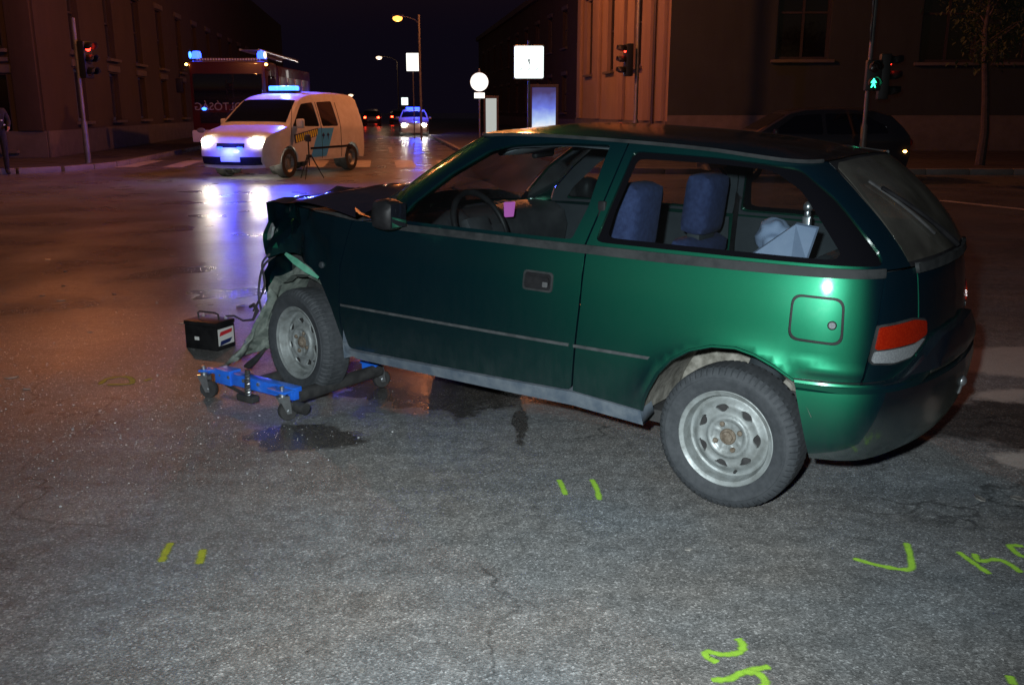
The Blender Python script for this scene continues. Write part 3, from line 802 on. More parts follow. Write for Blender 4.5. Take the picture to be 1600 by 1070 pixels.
def flared(u, z):
    def F(u, z):
        p, n = LO(u, z)
        d = np.hypot(u, (z - .272) * .98) - .362
        k = .013 * np.exp(-np.clip(d, 0, 1) / .040) * np.clip((z - .30) / .1, 0, 1) * np.clip((u + .30) / .12, 0, 1)
        k = k + .006 * np.exp(-((z - .600 + .10 * np.clip(-u - .25, 0, 1)) / .022) ** 2) * np.clip((-u - .20) / .08, 0, 1)
        return p + n * k[..., None], n
    e = .003; u = np.asarray(u, float); z = np.asarray(z, float)
    p, n0 = F(u, z); a = F(u + e, z)[0] - F(u - e, z)[0]; b = F(u, z + e)[0] - F(u, z - e)[0]
    n = np.cross(b, a); n /= np.linalg.norm(n, axis=-1, keepdims=True)
    return p, n
def fold(s, z):
    """crumple of the struck front corner: fan of creases round a hard point"""
    d = []
    for a, b in zip(s, z):
        g = max(0.0, min(1.0, (a - 2.02) / .45))
        dx, dz = a - 2.27, b - .865
        r = math.hypot(dx, dz); th = math.atan2(dz, dx)
        tri = abs(((th * 2.1 / PI + .35) % 1.0) * 2 - 1) * 2 - 1
        nz = noise.noise((a * 7, b * 7, 1.3)) * .5 + noise.noise((a * 17, b * 17, 4.1)) * .25
        d.append(g * (-.045 + .075 * tri * min(1, r * 3.2) + .05 * nz) - .02 * g * g)
    return np.array(d)
fender_poly = [(1.889, .925), (1.954, .70), (1.964, .44), (1.955, .345), (2.02, .50), (2.065, .575), (2.11, .635), (2.165, .672), (2.27, .708), (2.37, .722), (2.45, .71), (2.52, .68), (2.55, .80), (2.56, .90), (2.55, .955), (2.3, .945), (2.1, .935)]
fender_ok = [(1.889, .925), (1.954, .70), (1.964, .44), (1.955, .345), (2.02, .50), (2.075, .585), (2.15, .63), (2.265, .65), (2.38, .63), (2.45, .58), (2.50, .50), (2.70, .48), (2.72, .70), (2.70, .92), (2.3, .94), (2.1, .935)]

for mir in (False, True):
    dr = panel('door', door_poly, LO, 'paint', car, .045, mirror=mir)
    panel('window_frame', frame_out, UP, 'paint', dr, .035, [win_open], .02, mir, vscale=VS)
    panel('window_glass', win_open, surf(True, -.012), 'glass', dr, .08, flange=0, mirror=mir, vscale=VS)
    panel('inner_window_trim', frame_out, surf(True, -.03), 'greytrim', dr, .06, [win_open], 0, mir, vscale=VS)
    panel('door_card', [(1.87, .92), (1.93, .69), (1.93, .40), (.66, .40), (.63, .92)], surf(False, -.055), 'greytrim', dr, .12, flange=0, mirror=mir)
    # handle: recessed cup, bezel and pull flap
    cup = fillet([(.742, .812), (.884, .812), (.886, .732), (.742, .732)], .018)
    cupi = fillet([(.751, .804), (.876, .804), (.878, .740), (.751, .740)], .015)
    panel('handle_bezel', cup, surf(False, .004), 'trim', dr, .02, [cupi], .006, mir)
    panel('handle_cup', cupi, surf(False, .0015), 'black', dr, .03, flange=0, mirror=mir)
    panel('door_handle', fillet([(.758, .790), (.870, .790), (.870, .758), (.758, .758)], .012), surf(False, .010), 'black', dr, .02, flange=.008, mirror=mir)
    panel('handle_catch', fillet([(.762, .772), (.785, .772), (.785, .752), (.762, .752)], .004), surf(False, .0125), 'zinc', dr, .02, flange=.003, mirror=mir)
    qp = panel('quarter_panel', quarter_poly, flared, 'paint', car, .025, [fuel_hole] if not mir else [], .02, mir)
    panel('pillar', qouter, UP, 'paint', car, .035, [qwin], .02, mir, vscale=VS)
    panel('window_surround', qwin, surf(True, -.006), 'frit', car, .04, [qclear], 0, mir, vscale=VS)
    panel('quarter_glass', qwin, surf(True, -.010), 'glass', car, .08, flange=0, mirror=mir, vscale=VS)
    panel('inner_pillar_trim', qouter, surf(True, -.035), 'greytrim', car, .06, [qwin], 0, mir, vscale=VS)
    panel('inner_side_trim', [(.60, .925), (.60, .70), (-.45, .70), (-.53, .925)], surf(False, -.05), 'greytrim', car, .12, flange=0, mirror=mir)
    panel('rear_corner_panel', corner_poly, LO, 'paint', car, .035, mirror=mir)
    panel('windscreen_pillar', [(1.723, .005), (1.763, .18), (1.773, .55), (1.743, .90), (1.61, 1.0), (1.80, 1.0), (1.90, .9), (1.93, .5), (1.90, .12), (1.86, -.02)], UP, 'paint', car, .03, flange=.02, mirror=mir, vscale=VS)
    # belt moulding, rubbing strip, sill
    panel('belt_moulding', fillet([(1.70, .934), (1.70, .905), (.30, .899), (-.539, .906), (-.545, .938), (.30, .934)], .006), surf(False, .006), 'trim', car, .03, flange=.008, mirror=mir)
    panel('rubbing_strip', [(1.948, .526), (1.948, .515), (.655, .530), (.655, .542)], surf(False, .005), 'strip', car, .03, flange=.005, mirror=mir)
    panel('rubbing_strip', [(.633, .530), (.633, .542), (.262, .546), (.262, .534)], surf(False, .005), 'strip', car, .03, flange=.005, mirror=mir)
    panel('sill', [(1.955, .34), (1.93, .30), (1.90, .298), (.64, .340), (.335, .318), (.325, .262), (.64, .282), (1.87, .262), (1.96, .29)], surf(False, .002), 'sill', car, .03, flange=.10, mirror=mir)
    # tail lamp
    tl = panel('tail_lamp', fillet([(-.500, .752), (-.70, .757), (-.80, .740), (-.81, .66), (-.70, .612), (-.592, .606), (-.478, .618)], .02), surf(False, .003), 'trim', car, .03, flange=.01, mirror=mir)
    panel('red_lens', fillet([(-.508, .745), (-.70, .750), (-.792, .733), (-.80, .685), (-.72, .668), (-.494, .668)], .012), surf(False, .009), 'red_lens', tl, .03, flange=.008, mirror=mir)
    panel('clear_lens', fillet([(-.493, .663), (-.60, .662), (-.72, .662), (-.79, .672), (-.70, .620), (-.592, .614), (-.485, .625)], .012), surf(False, .008), 'clear_lens', tl, .03, flange=.008, mirror=mir)
    # rear wheel housing
    mb = MB(); n = 30
    for k in range(n):
        a0 = .10 + (PI - .55) * k / n; a1 = .10 + (PI - .55) * (k + 1) / n
        rr = .345
        q = [(rr * math.cos(a0), .77, .272 + rr * math.sin(a0) * 1.02), (rr * math.cos(a0), .42, .272 + rr * math.sin(a0) * 1.02), (rr * math.cos(a1), .42, .272 + rr * math.sin(a1) * 1.02), (rr * math.cos(a1), .77, .272 + rr * math.sin(a1) * 1.02)]
        mb.add(q, [(0, 1, 2, 3)])
    mb.add([(-.36, .42, .27), (.36, .42, .27), (.36, .42, .66), (-.36, .42, .66)], [(0, 1, 2, 3)])
    mb.build('wheel_housing', 'mud', car, mirror=mir)
    # arch lip
    lip = []
    for (s_, z_) in arch_r:
        P, N = flared(np.array([s_]), np.array([z_])); lip.append(P[0] - N[0] * .003)
    mb = MB(); mb.tube(lip, .007, 6); mb.build('arch_lip', 'paint', car, mirror=mir)
    # door mirror
    mb = MB()
    mb.box((0, 0, 0), (.12, .125, .135), T(1.565, .845, .985) @ rotm('Z', 8) @ rotm('Y', -5), bev=.045)
    mm = mb.build('door_mirror', 'black', car, smooth=60, mirror=mir)
    mb = MB(); mb.box((1.502, .846, .985), (.006, .095, .10), bev=.003); mb.build('mirror_glass', 'glass_dark', mm, mirror=mir)
    mb = MB(); mb.prism([(0, 0), (.16, 0), (.03, .12)], .03, T(1.57, .78, .935) @ rotm('X', 90)); mb.build('mirror_foot', 'black', mm, mirror=mir)

# fuel flap with lock
fp = panel('fuel_flap', fuel_door, surf(False, .001), 'paint', car, .03, flange=.01)
panel('flap_recess', fuel_hole, surf(False, -.012), 'black', car, .06, flange=0)
P, N = LO([-.345], [.748])
mq = Matrix.Translation(Vector(P[0])) @ Vector(N[0]).to_track_quat('Z', 'Y').to_matrix().to_4x4()
mb = MB(); mb.lathe([(.0155, 0), (.0155, .004), (.014, .005)], 24, mq, True); mb.build('lock_ring', 'black', fp)
mb = MB(); mb.lathe([(.0115, .003), (.0115, .008), (.0095, .0095), (.0005, .0095)], 24, mq); mb.build('lock', 'clear_lens', fp)
# small round badge on the front wing
# fenders
panel('front_wing', fender_poly, LO, 'paint', car, .028, flange=.02, disp=fold, smooth=22)
panel('front_wing', fender_ok, LO, 'paint', car, .045, flange=.02, mirror=True)
P, N = LO([2.085], [.695]); mq = Matrix.Translation(Vector(P[0]) - Vector(N[0]) * .004) @ Vector(N[0]).to_track_quat('Z', 'Y').to_matrix().to_4x4()
mb = MB(); mb.lathe([(.016, -.004), (.016, .004), (.012, .009), (.0005, .010)], 20, mq); mb.build('side_indicator', 'greytrim', car)
# bright bent edge of the torn wing
def on(s_, z_, off=.004):
    P, N = LO([s_], [z_]); return P[0] + N[0] * (off + float(fold([s_], [z_])[0]))
lipv = MB(); up_ = [on(s_, z_, .006) for s_, z_ in [(2.14, .655), (2.19, .678), (2.27, .704), (2.34, .716)]]
vw_ = np.array([-.72, .66, .2]); vw_ /= np.linalg.norm(vw_)
up_ = [np.array(LO([s_], [z_])[0][0]) + vw_ * .030 for s_, z_ in [(2.10, .635), (2.18, .672), (2.27, .704), (2.36, .725)]]
ed_ = np.cross(vw_, up_[-1] - up_[0]); ed_ /= np.linalg.norm(ed_); ed_ = ed_ if ed_[2] < 0 else -ed_
dn_ = [p + ed_ * w_ for p, w_ in zip(up_, (.012, .03, .032, .014))]
for i in range(3): lipv.add([up_[i], up_[i + 1], dn_[i + 1], dn_[i]], [(0, 1, 2, 3)])
M['inner_green'] = varied('dusty_inner_green', (0.05, 0.22, 0.14), (0.10, 0.30, 0.21), 0.7, 20)
lipv.build('bent_wing_edge', 'inner_green', car)

# roof
us = np.concatenate([np.linspace(CG.lo, -.62, 14), np.linspace(-.58, 1.75, 50), np.linspace(1.79, CG.hi, 14)])
vv = np.sin(np.linspace(-PI / 2, PI / 2, 41))
def roof_pts(dz=0.0, inset=0.0):
    out = []
    for u in us:
        p = PU(np.array(u), np.array(1.0)); ye = max(p[1] - inset, 1e-4)
        cr_ = float(np.interp(p[0], [-.21, -.12, .05, .5, 1.0, 1.25, 1.385], [0.0, .024, .038, .046, .046, .030, .0]))
        out.append([(p[0], w * ye, p[2] + dz + cr_ * (1 - abs(w) ** 2.4)) for w in vv])
    return out
def grid_mesh(rows):
    mb = MB(); n = len(rows[0])
    mb.v = [tuple(q) for r in rows for q in r]
    mb.f = [(i * n + k, i * n + k + 1, (i + 1) * n + k + 1, (i + 1) * n + k) for i in range(len(rows) - 1) for k in range(n - 1)]
    return mb
def flipf(mb): mb.f = [tuple(reversed(q)) for q in mb.f]; return mb
flipf(grid_mesh(roof_pts(.003))).build('roof', 'paint', car, smooth=60)
flipf(grid_mesh(roof_pts(-.035, .02))).build('headlining', 'liner', car, smooth=60)
for mir in (False, True):
    rail = [PU(np.array(u), np.array(1.0)) + np.array([0, .004, .004]) for u in np.linspace(-.62, 1.84, 60)]
    mb = MB(); mb.tube(rail, .0075, 6); mb.build('roof_gutter', 'trim', car, mirror=mir)
# windscreen, wipers, cracks
hi2 = 2 * CG.hi
ws_l = [(1.905, .0), (1.925, .3), (1.94, .6), (1.92, .88), (1.86, .975)]
ws = ws_l + [(hi2 - a, b) for a, b in reversed(ws_l)]
wsg = panel('windscreen', ws, surf(True, -.004), 'screen', car, .09, flange=0, vscale=VS)
def up_pt(u, t, off=0.0):
    P, N = surf(True, off)(np.array([u]), np.array([t])); return P[0]
rnd = random.Random(3)
for (u0, t0, u1, t1) in [(2.05, .05, 2.40, .85), (2.40, .85, 2.55, .30), (2.55, .30, 2.72, .02), (2.75, .75, 2.95, .25), (2.10, .45, 2.30, .10), (2.95, .25, 2.70, .05)]:
    path = []
    for k in range(9):
        w = k / 8; path.append(up_pt(u0 + (u1 - u0) * w + rnd.uniform(-.012, .012), t0 + (t1 - t0) * w + .05 * math.sin(PI * w), -.002))
    mb = MB(); mb.tube(path, .0011, 4); mb.build('crack', 'sticker', wsg)
for u0, u1, t1 in [(2.03, 2.45, .30), (2.50, 2.95, .26)]:
    path = [up_pt(u0 + (u1 - u0) * k / 10, .03 + t1 * math.sin(k / 10 * PI * .5), .014) for k in range(11)]
    mb = MB(); mb.tube(path, .007, 6); mb.build('windscreen_wiper', 'black', car)
mb = MB(); cw = [[up_pt(u, -.01, .0) for u in np.linspace(1.80, hi2 - 1.80, 30)], [up_pt(u, -.05, .09) for u in np.linspace(1.80, hi2 - 1.80, 30)]]
flipf(grid_mesh(cw)).build('scuttle', 'black', car)

# hatch, rear window, wiper
lo2 = 2 * CG.lo
hg_l = [(-.70, .05), (-.684, .3), (-.668, .66), (-.69, .93), (-.74, .975)]
rg = panel('rear_window', hg_l + [(lo2 - a, b) for a, b in reversed(hg_l)], surf(True, .002), 'glass_dusty', car, .08, flange=.01, vscale=VS)
fr_l = [(-.712, .0), (-.69, .3), (-.665, .66), (-.67, .995)]
fi = [(a, b) for a, b in hg_l]
panel('rear_window_seal', [(-.706, .0), (-.688, .3), (-.662, .66), (-.67, 1.0)] + [(lo2 + .67, 1.0), (lo2 + .662, .66), (lo2 + .688, .3), (lo2 + .706, .0)], surf(True, -.001), 'black', car, .06,
      [fillet([(-.73, .09), (-.715, .3), (-.70, .64), (-.76, .93), (lo2 + .76, .93), (lo2 + .70, .64), (lo2 + .715, .3), (lo2 + .73, .09)], .04)], 0, vscale=VS)
hl = [(-.750, .925), (-.745, .72), (-.75, .60)]
hatch = panel('hatch', hl + [(lo2 - a, b) for a, b in reversed(hl)], LO, 'paint', car, .05)
panel('hatch_trim', [(-.735, .94), (-.74, .905), (lo2 + .74, .905), (lo2 + .735, .94)], surf(False, .012), 'trim', hatch, .05, flange=.014)
path = [up_pt(-1.18 + .36 * w, .06 + .62 * w, .022) for w in np.linspace(0, 1, 9)]
mb = MB(); mb.tube(path, [.012] * 3 + [.008] * 6, 6); rwp = mb.build('rear_wiper', 'black', car)
mb = MB(); mb.tube([up_pt(-1.02 + .22 * w, .22 + .55 * w, .010) for w in np.linspace(0, 1, 9)], .006, 6); mb.build('wiper_blade', 'rubber', rwp)

# rear bumper: swept section with a groove
def sstep(a, b, x):
    t = min(1, max(0, (x - a) / (b - a))); return t * t * (3 - 2 * t)
bs = np.concatenate([np.linspace(-.245, CL.lo, 46)])
full = list(bs) + [2 * CL.lo - u for u in bs[-2::-1]]
rows = []
for u in full:
    ul = u if u >= CL.lo else 2 * CL.lo - u
    w = sstep(-.25, -.75, ul) if False else sstep(.25, .75, -ul)
    top = .545 + .12 * sstep(.55, .95, -ul)
    o_ = .016 + .038 * w
    fwd = sstep(.40, .24, -ul)
    prf = [(-.012, top + .012), (o_ * .55, top + .004), (o_ * .95, top - .02 - .03 * w), (o_ * 1.05, .570 - .005 * (1 - w) if top > .575 else top - .005), (o_ * .9, .553 - .012 * (1 - w)), (o_ * .45, .548 - .014 * (1 - w)), (o_ * .45, .538 - .014 * (1 - w)), (o_ * 1.0, .530 - .014 * (1 - w)),
           (o_ * 1.12, .49), (o_ * 1.1, .42), (o_ * .95, .34), (o_ * .6, .285), (o_ * .1, .262), (-.05, .258)]
    row = []
    for off, z in prf:
        P, N = LO(np.array([u - (.068 * (.533 - z) / .266) * fwd]), np.array([z])); nn_ = N[0] * np.array([1, 1, 0]); nn_ /= np.linalg.norm(nn_)
        row.append(tuple(P[0] + nn_ * off))
    rows.append(row)
bump_ = flipf(grid_mesh(rows)); 
for mir in (False, True):
    mb = MB(); mb.tube([LO(np.array([u]), np.array([.549]))[0][0] + np.array([0, .003, 0]) for u in np.linspace(-.24, -.70, 30)], .0055, 6); mb.build('bumper_gap_strip', 'black', car, mirror=mir)  # black strip standing in for the shaded gap above the bumper
bp = bump_.build('rear_bumper', 'paint_scuffed', car, smooth=40)
mb = MB(); mb.tube([(-.55, 0, .36), (-.61, 0, .37), (-.645, 0, .39), (-.65, 0, .42)], .010, 8); mb.ellipsoid((-.65, 0, .435), (.045, .045, .045), 10); mb.build('tow_ball', 'zinc', car)

# bonnet, buckled upwards
rows = []
for i in range(27):
    x = 1.90 + (2.585 - 1.90) * i / 26
    row = []
    for k in range(31):
        w = -1 + 2 * k / 30
        half = np.interp(x, [1.90, 2.2, 2.5, 2.66], [.72, .715, .67, .62]) * .985
        y = w * half
        z = .955 + .06 * (1 - w * w) + .035 * math.sin((x - 1.95) * 5.2) * (.4 + .6 * abs(w))
        g = sstep(2.15, 2.60, x)
        z += g * (.045 * noise.noise((x * 5, y * 4, .3)) + .02 * abs(noise.noise((x * 13, y * 11, 2.0)))) - .05 * g * (1 - .6 * abs(w)) * 1.0
        if w > .6: z -= .012 * (w - .6) / .4 * (1 - g)
        row.append((x + .05 * g * noise.noise((y * 3, 1.1, .5)) - (.16 * max(0, -w) * g if False else 0), y, z))
    rows.append(row)
grid_mesh(rows).build('bonnet', 'paint', car, smooth=28)
# crushed nose
rows = []
for j in range(19):
    z = .955 - .60 * j / 18
    row = []
    for k in range(37):
        w = 1 - 2 * k / 36
        y = w * .66
        x = 2.575 + .07 * (1 - w * w) + .03 * math.sin(j / 18 * PI) + .06 * noise.noise((y * 4, z * 6, .9)) + .035 * abs(noise.noise((y * 11, z * 12, 3.3)))
        row.append((x, y + .02 * noise.noise((z * 9, 1.7, w)), z))
    rows.append(row)
flipf(grid_mesh(rows)).build('crushed_nose', 'paint_scuffed', car, smooth=28)
# struck front wheel arch: muddy crumpled liner
rows = []
for i in range(25):
    a = R(-12) + R(150) * i / 24
    row = []
    for k in range(12):
        y = .70 - .34 * k / 11
        rr = .335 + .02 * noise.noise((a * 3, y * 9, 2.2)) + .02 * abs(noise.noise((a * 7, y * 19, 5.0))) - (.045 if 0.9 < a < 2.3 else 0) * (k < 3)
        row.append((2.27 + rr * math.cos(a), y + .012 * noise.noise((a * 8, k, 1)), .285 + rr * 1.12 * math.sin(a)))
    rows.append(row)
grid_mesh(rows).build('crumpled_wheel_liner', 'mudgreen', car, smooth=14)
mb = MB(); mb.box((2.30, .28, .60), (.72, .30, .6)); mb.box((2.28, 0, .55), (.7, .5, .66)); mb.build('engine_bay', 'rubber', car)
# torn bumper end hanging in front of the wheel: stiff sheet bent along hard creases
rows = []
rj = random.Random(23)
for i in range(9):
    v_ = i / 8
    row = []
    for k in range(8):
        w = k / 7
        x = 2.47 + .40 * (1 - v_) * (.25 + .75 * w) - .02 * v_ + rj.uniform(-.012, .012)
        z = .05 + v_ * (.20 + .30 * (1 - w)) + .13 * (1 - w) * (1 - v_) + rj.uniform(-.010, .010)
        y = .84 - .13 * v_ + .06 * abs(((w * 2.3 + v_ * 1.1) % 1.0) * 2 - 1) - .05 * w + rj.uniform(-.016, .016)
        row.append((x, y, z))
    rows.append(row)
tb = grid_mesh(rows).build('torn_bumper_end', 'mudgreen', car, smooth=11)
sm = tb.modifiers.new('thickness', 'SOLIDIFY'); sm.thickness = .006
mb = MB(); mb.tube([(2.40, .86, .25), (2.48, .86, .18), (2.56, .84, .13), (2.62, .82, .11)], [.006, .016, .02, .008], 6); mb.build('torn_strip', 'rubber', car)
for q_ in ([(2.50, .66, .70), (2.58, .70, .62), (2.60, .72, .48), (2.56, .74, .40)], [(2.46, .68, .74), (2.53, .74, .66), (2.50, .76, .55), (2.55, .77, .45), (2.60, .76, .40)]):
    mb = MB(); mb.tube([tuple(v) for v in crom(q_, 6)], .006, 6); mb.build('torn_wire', 'rubber', car)
mb = MB(); mb.prism([(-.05, -.03), (.04, -.045), (.06, .01), (.01, .05), (-.045, .03)], .012, T(2.60, .62, .80) @ rotm('Y', 60) @ rotm('X', -70)); mb.build('broken_headlamp', 'clear_lens', car)
# splash guard between wheel and door
rows = [[(1.945 + .02 * math.sin(j) * .3 - .012 * k + .05 * (j / 10) ** 2, .765 - .05 * k - .02 * j / 10, .255 + .045 * j) for k in range(6)] for j in range(7)]
grid_mesh(rows).build('splash_guard', 'sill', car, smooth=40)
mb = MB(); mb.box((.87, 0, .265), (2.2, 1.30, .05)); mb.box((-.28, 0, .43), (.50, .8, .28)); mb.box((1.95, 0, .60), (.05, 1.2, .62)); mb.build('floor_pan', 'rubber', car)
mb = MB(); mb.box((-.05, 0, .36), (.4, .86, .08)); mb.tube([(0, -.62, .272), (0, .62, .272)], .04, 10); mb.build('rear_axle', 'rubber', car)

# wheels
def wheel_parts(mtx, root, mirror=False):
    W = bpy.data.objects.new('wheel', None); COL.objects.link(W); W.parent = root; W.matrix_local = mtx
    # local: axis +Y outwards, wheel centre at origin, outer face at y=+.075
    rot = rotm('X', -90)           # lathe z -> +y
    prof_t = [(.180, -.068), (.195, -.078), (.222, -.084), (.248, -.080), (.262, -.070), (.2695, -.058), (.2715, -.035), (.2725, 0), (.2715, .035), (.2695, .058), (.262, .070), (.248, .080), (.236, .0825), (.234, .0845), (.226, .0845), (.222, .083), (.205, .080), (.195, .077), (.180, .068)]
    n = 264; v = []; f = []
    for i, (r, h) in enumerate(prof_t):
        for k in range(n):
            rr = r
            tread = 4 <= i <= 11
            if tread:
                ph = (k + (2 if i > 7 else 0)) % 4
                if i in (4, 5, 9, 10, 11) and ph == 0: rr -= .0045
                if i in (6, 8) and ph == 2: rr -= .0045
                if i == 7 and ph == 1: rr -= .005
            w = 2 * PI * k / n
            v.append((rr * math.cos(w), rr * math.sin(w), h))
    for i in range(len(prof_t) - 1):
        for k in range(n): f.append((i * n + k, i * n + (k + 1) % n, (i + 1) * n + (k + 1) % n, (i + 1) * n + k))
    mb = MB(); mb.add(v, f, rot); mb.build('tyre', 'tyre', W, smooth=24)
    # steel rim with seven windows
    poly = [(.150 * math.cos(2 * PI * k / 72), .150 * math.sin(2 * PI * k / 72)) for k in range(72)]
    holes = []
    for q in range(7):
        a0 = 2 * PI * q / 7 + 1.05
        h = []
        for k in range(18):
            w = 2 * PI * k / 18
            rr = .1105 + .0155 * math.sin(w) + (.006 if math.sin(w) < 0 else 0) * math.cos(w) ** 2
            aa = a0 + .245 * math.cos(w) * (1.0 if math.sin(w) > 0 else .85)
            h.append((rr * math.cos(aa), rr * math.sin(aa)))
        holes.append(h)
    dep = crom([(0, .034), (.030, .034), (.055, .036), (.066, .044), (.076, .046), (.086, .036), (.100, .034), (.118, .037), (.130, .030), (.142, .020), (.150, .018)], 8)
    ribs = lambda x, y, r: .004 * np.maximum(0, np.cos(4 * np.arctan2(y, x) * 2)) * np.exp(-((r - .048) / .012) ** 2)
    def face(x, y):
        def D(x, y):
            r = np.hypot(x, y); return np.interp(r, dep[:, 0], dep[:, 1]) + ribs(x, y, r)
        e = .0015; z = D(x, y); gx = (D(x + e, y) - D(x - e, y)) / (2 * e); gy = (D(x, y + e) - D(x, y - e)) / (2 * e)
        P = np.stack([x, z, -y], -1); N = np.stack([-gx, np.ones_like(x), gy], -1); N /= np.linalg.norm(N, axis=-1, keepdims=True)
        return P, N
    rm = panel('rim', poly, face, 'rim', W, .0075, holes, .008)
    mb = MB(); mb.lathe([(.149, .0185), (.156, .022), (.160, .034), (.162, .056), (.166, .066), (.174, .0685), (.181, .073), (.184, .071), (.184, .062)], 72, rot); mb.build('rim_flange', 'rim', rm)
    mb = MB(); mb.lathe([(.150, -.06), (.150, .012)], 40, rot); mb.lathe([(.150, .005), (.0005, .005)], 40, rot); mb.build('brake_drum', 'rubber', W)
    mb = MB(); mb.lathe([(.031, .034), (.031, .040), (.028, .043), (.022, .044), (.020, .051), (.015, .054), (.0005, .055)], 28, rot); mb.build('hub_cap', 'rust', W)
    for q in range(4):
        a = PI / 2 * q + .12
        mm_ = rot @ T(.052 * math.cos(a), .052 * math.sin(a), .036)
        mb = MB(); mb.lathe([(.0105, 0), (.0105, .009), (.008, .012), (.0005, .0125)], 6, mm_); mb.build('wheel_nut', 'rust', W)
    mm_ = rot @ T(.136 * math.cos(1.5), .136 * math.sin(1.5), .025)
    mb = MB(); mb.lathe([(.005, 0), (.005, .016), (.003, .024), (.0005, .0245)], 10, mm_); mb.build('valve', 'rubber', W)
    return W
wheel_parts(T(0, .685, .272) @ rotm('Y', 20), car)
wheel_parts(T(0, -.685, .272) @ rotm('Z', 180), car)
wheel_parts(T(2.262, .70, .278) @ rotm('Z', -9) @ rotm('X', 2) @ rotm('Y', 60), car)
wheel_parts(T(2.262, -.69, .250) @ rotm('Z', 171), car)

# interior
def dash_sec(y):
    return [(1.98, .90), (1.80, .925), (1.66, .915 + (.035 if .2 < y < .52 else 0)), (1.60, .88 + (.03 if .2 < y < .52 else 0)), (1.575, .80), (1.60, .66), (1.72, .52), (1.95, .50)]
rows = [[(p[0], y, p[1]) for p in dash_sec(y)] for y in np.linspace(-.66, .66, 45)]
flipf(grid_mesh(rows)).build('dashboard', 'dash', car, smooth=45)
mb = MB(); mb.box((1.60, -.08, .70), (.05, .26, .22), bev=.02); mb.build('centre_console', 'black', car)
sw = T(1.42, .36, .885) @ rotm('Y', -64)
mb = MB()
ring = [(.185 * math.cos(2 * PI * k / 40), .185 * math.sin(2 * PI * k / 40), 0) for k in range(41)]
mb.tube(ring, .0145, 10, sw, False)
sw_o = mb.build('steering_wheel', 'black', car, smooth=60)
mb = MB(); mb.box((0, 0, -.02), (.13, .17, .05), sw, bev=.02); mb.box((-.01, .11, -.012), (.05, .14, .02), sw, bev=.008); mb.box((-.01, -.11, -.012), (.05, .14, .02), sw, bev=.008); mb.box((-.10, 0, -.012), (.12, .05, .02), sw, bev=.008)
mb.tube([(0, 0, -.03), (0, 0, -.26)], .035, 10, sw); mb.build('steering_hub', 'dash', sw_o)
for sy in (1, -1):
    st = bpy.data.objects.new('front_seat', None); COL.objects.link(st); st.parent = car
    mb = MB(); mb.box((0, 0, 0), (.50, .48, .16), T(.92, sy * .36, .42) @ rotm('Y', -8), bev=.06); mb.build('cushion', 'seat', st, smooth=60)
    mb = MB(); mb.box((0, 0, .20), (.14, .46, .42), T(.72, sy * .36, .45) @ rotm('Y', -14), bev=.06); mb.build('backrest', 'seat', st, smooth=60)
    mb = MB(); mb.box((0, 0, 0), (.135, .27, .29), T(.615, sy * .36, 1.005) @ rotm('Y', -6), bev=.05); mb.build('headrest', 'seat', st, smooth=60)
    mb = MB(); mb.box((0, 0, -.02), (.07, .19, .06), T(.628, sy * .36, .87), bev=.02); mb.build('headrest_bracket', 'greytrim', st)
    # sun visor and belt guide
    mb = MB(); mb.box((0, 0, 0), (.20, .36, .022), T(1.14, sy * .31, 1.275) @ rotm('Y', 18), bev=.01); mb.build('sun_visor', 'liner', car, smooth=60)
    mb = MB(); mb.box((.58, sy * .70, 1.05), (.035, .02, .10), bev=.008); mb.build('belt_guide', 'black', car)
    mb = MB(); mb.tube([(.585, sy * .695, 1.04), (.60, sy * .69, .70), (.62, sy * .67, .40)], .012, 4); mb.build('seat_belt', 'black', car)
mb = MB(); mb.box((0, 0, 0), (.14, 1.14, .46), T(-.10, 0, .66) @ rotm('Y', -16), bev=.05); rs = mb.build('rear_seat', 'greytrim', car, smooth=60)
mb = MB(); mb.box((.16, 0, .45), (.42, .80, .16), bev=.05); mb.build('cushion', 'seat', rs, smooth=60)
mb = MB(); mb.box((-.29, 0, .875), (.32, .96, .02), bev=.006); mb.build('parcel_shelf', 'dash', car)
mb = MB(); mb.box((0, 0, 0), (.03, .235, .062), T(1.30, .02, 1.238) @ rotm('Z', 12) @ rotm('Y', -8), bev=.014); rv = mb.build('rear_view_mirror', 'black', car, smooth=60)
mb = MB(); mb.tube([(1.30, 0, 1.25), (1.36, 0, 1.30)], .01, 6); mb.build('mirror_stem', 'black', rv)

def in_car(o):
    o.location = car.location; o.rotation_euler = car.rotation_euler; return o
# loose things lying inside the car
mb = MB()
mb.add([(.18, .16, .865), (.015, .10, 1.005), (-.065, .06, .99), (-.045, .10, .865), (.0, .16, .865), (.17, .18, .862), (.012, .12, 1.0), (-.06, .075, .985), (-.04, .115, .862), (.0, .18, .862)],
       [(0, 1, 4), (1, 2, 3, 4), (5, 9, 6), (6, 9, 8, 7), (0, 5, 6, 1), (1, 6, 7, 2), (2, 7, 8, 3), (3, 8, 9, 4), (4, 9, 5, 0)])
in_car(tag(mb.build('paper_folder', 'paper', smooth=0), 'white folded paper folder propped up behind the rear side window', 'folder'))
mb = MB(); mb.ellipsoid((.10, .02, .915), (.21, .18, .19), 30)
for i, p in enumerate(mb.v): q_ = Vector(p); k_ = .035 * noise.noise(q_ * 9) - .03 * abs(noise.noise(q_ * 17)); mb.v[i] = tuple(q_ + (q_ - Vector((.10, .02, .92))).normalized() * k_ + Vector((0, 0, -.02 * abs(q_.x - .1) * 10)))
in_car(tag(mb.build('cloth_bundle', 'paper', smooth=60), 'pale blue rounded cloth bundle next to the folded paper in the car', 'bundle'))
mb = MB(); mb.prism(fillet([(-.035, 0), (.035, 0), (.03, -.075), (-.025, -.075)], .008), .004, T(1.47, .06, .985) @ rotm('Z', 70) @ rotm('X', 90))
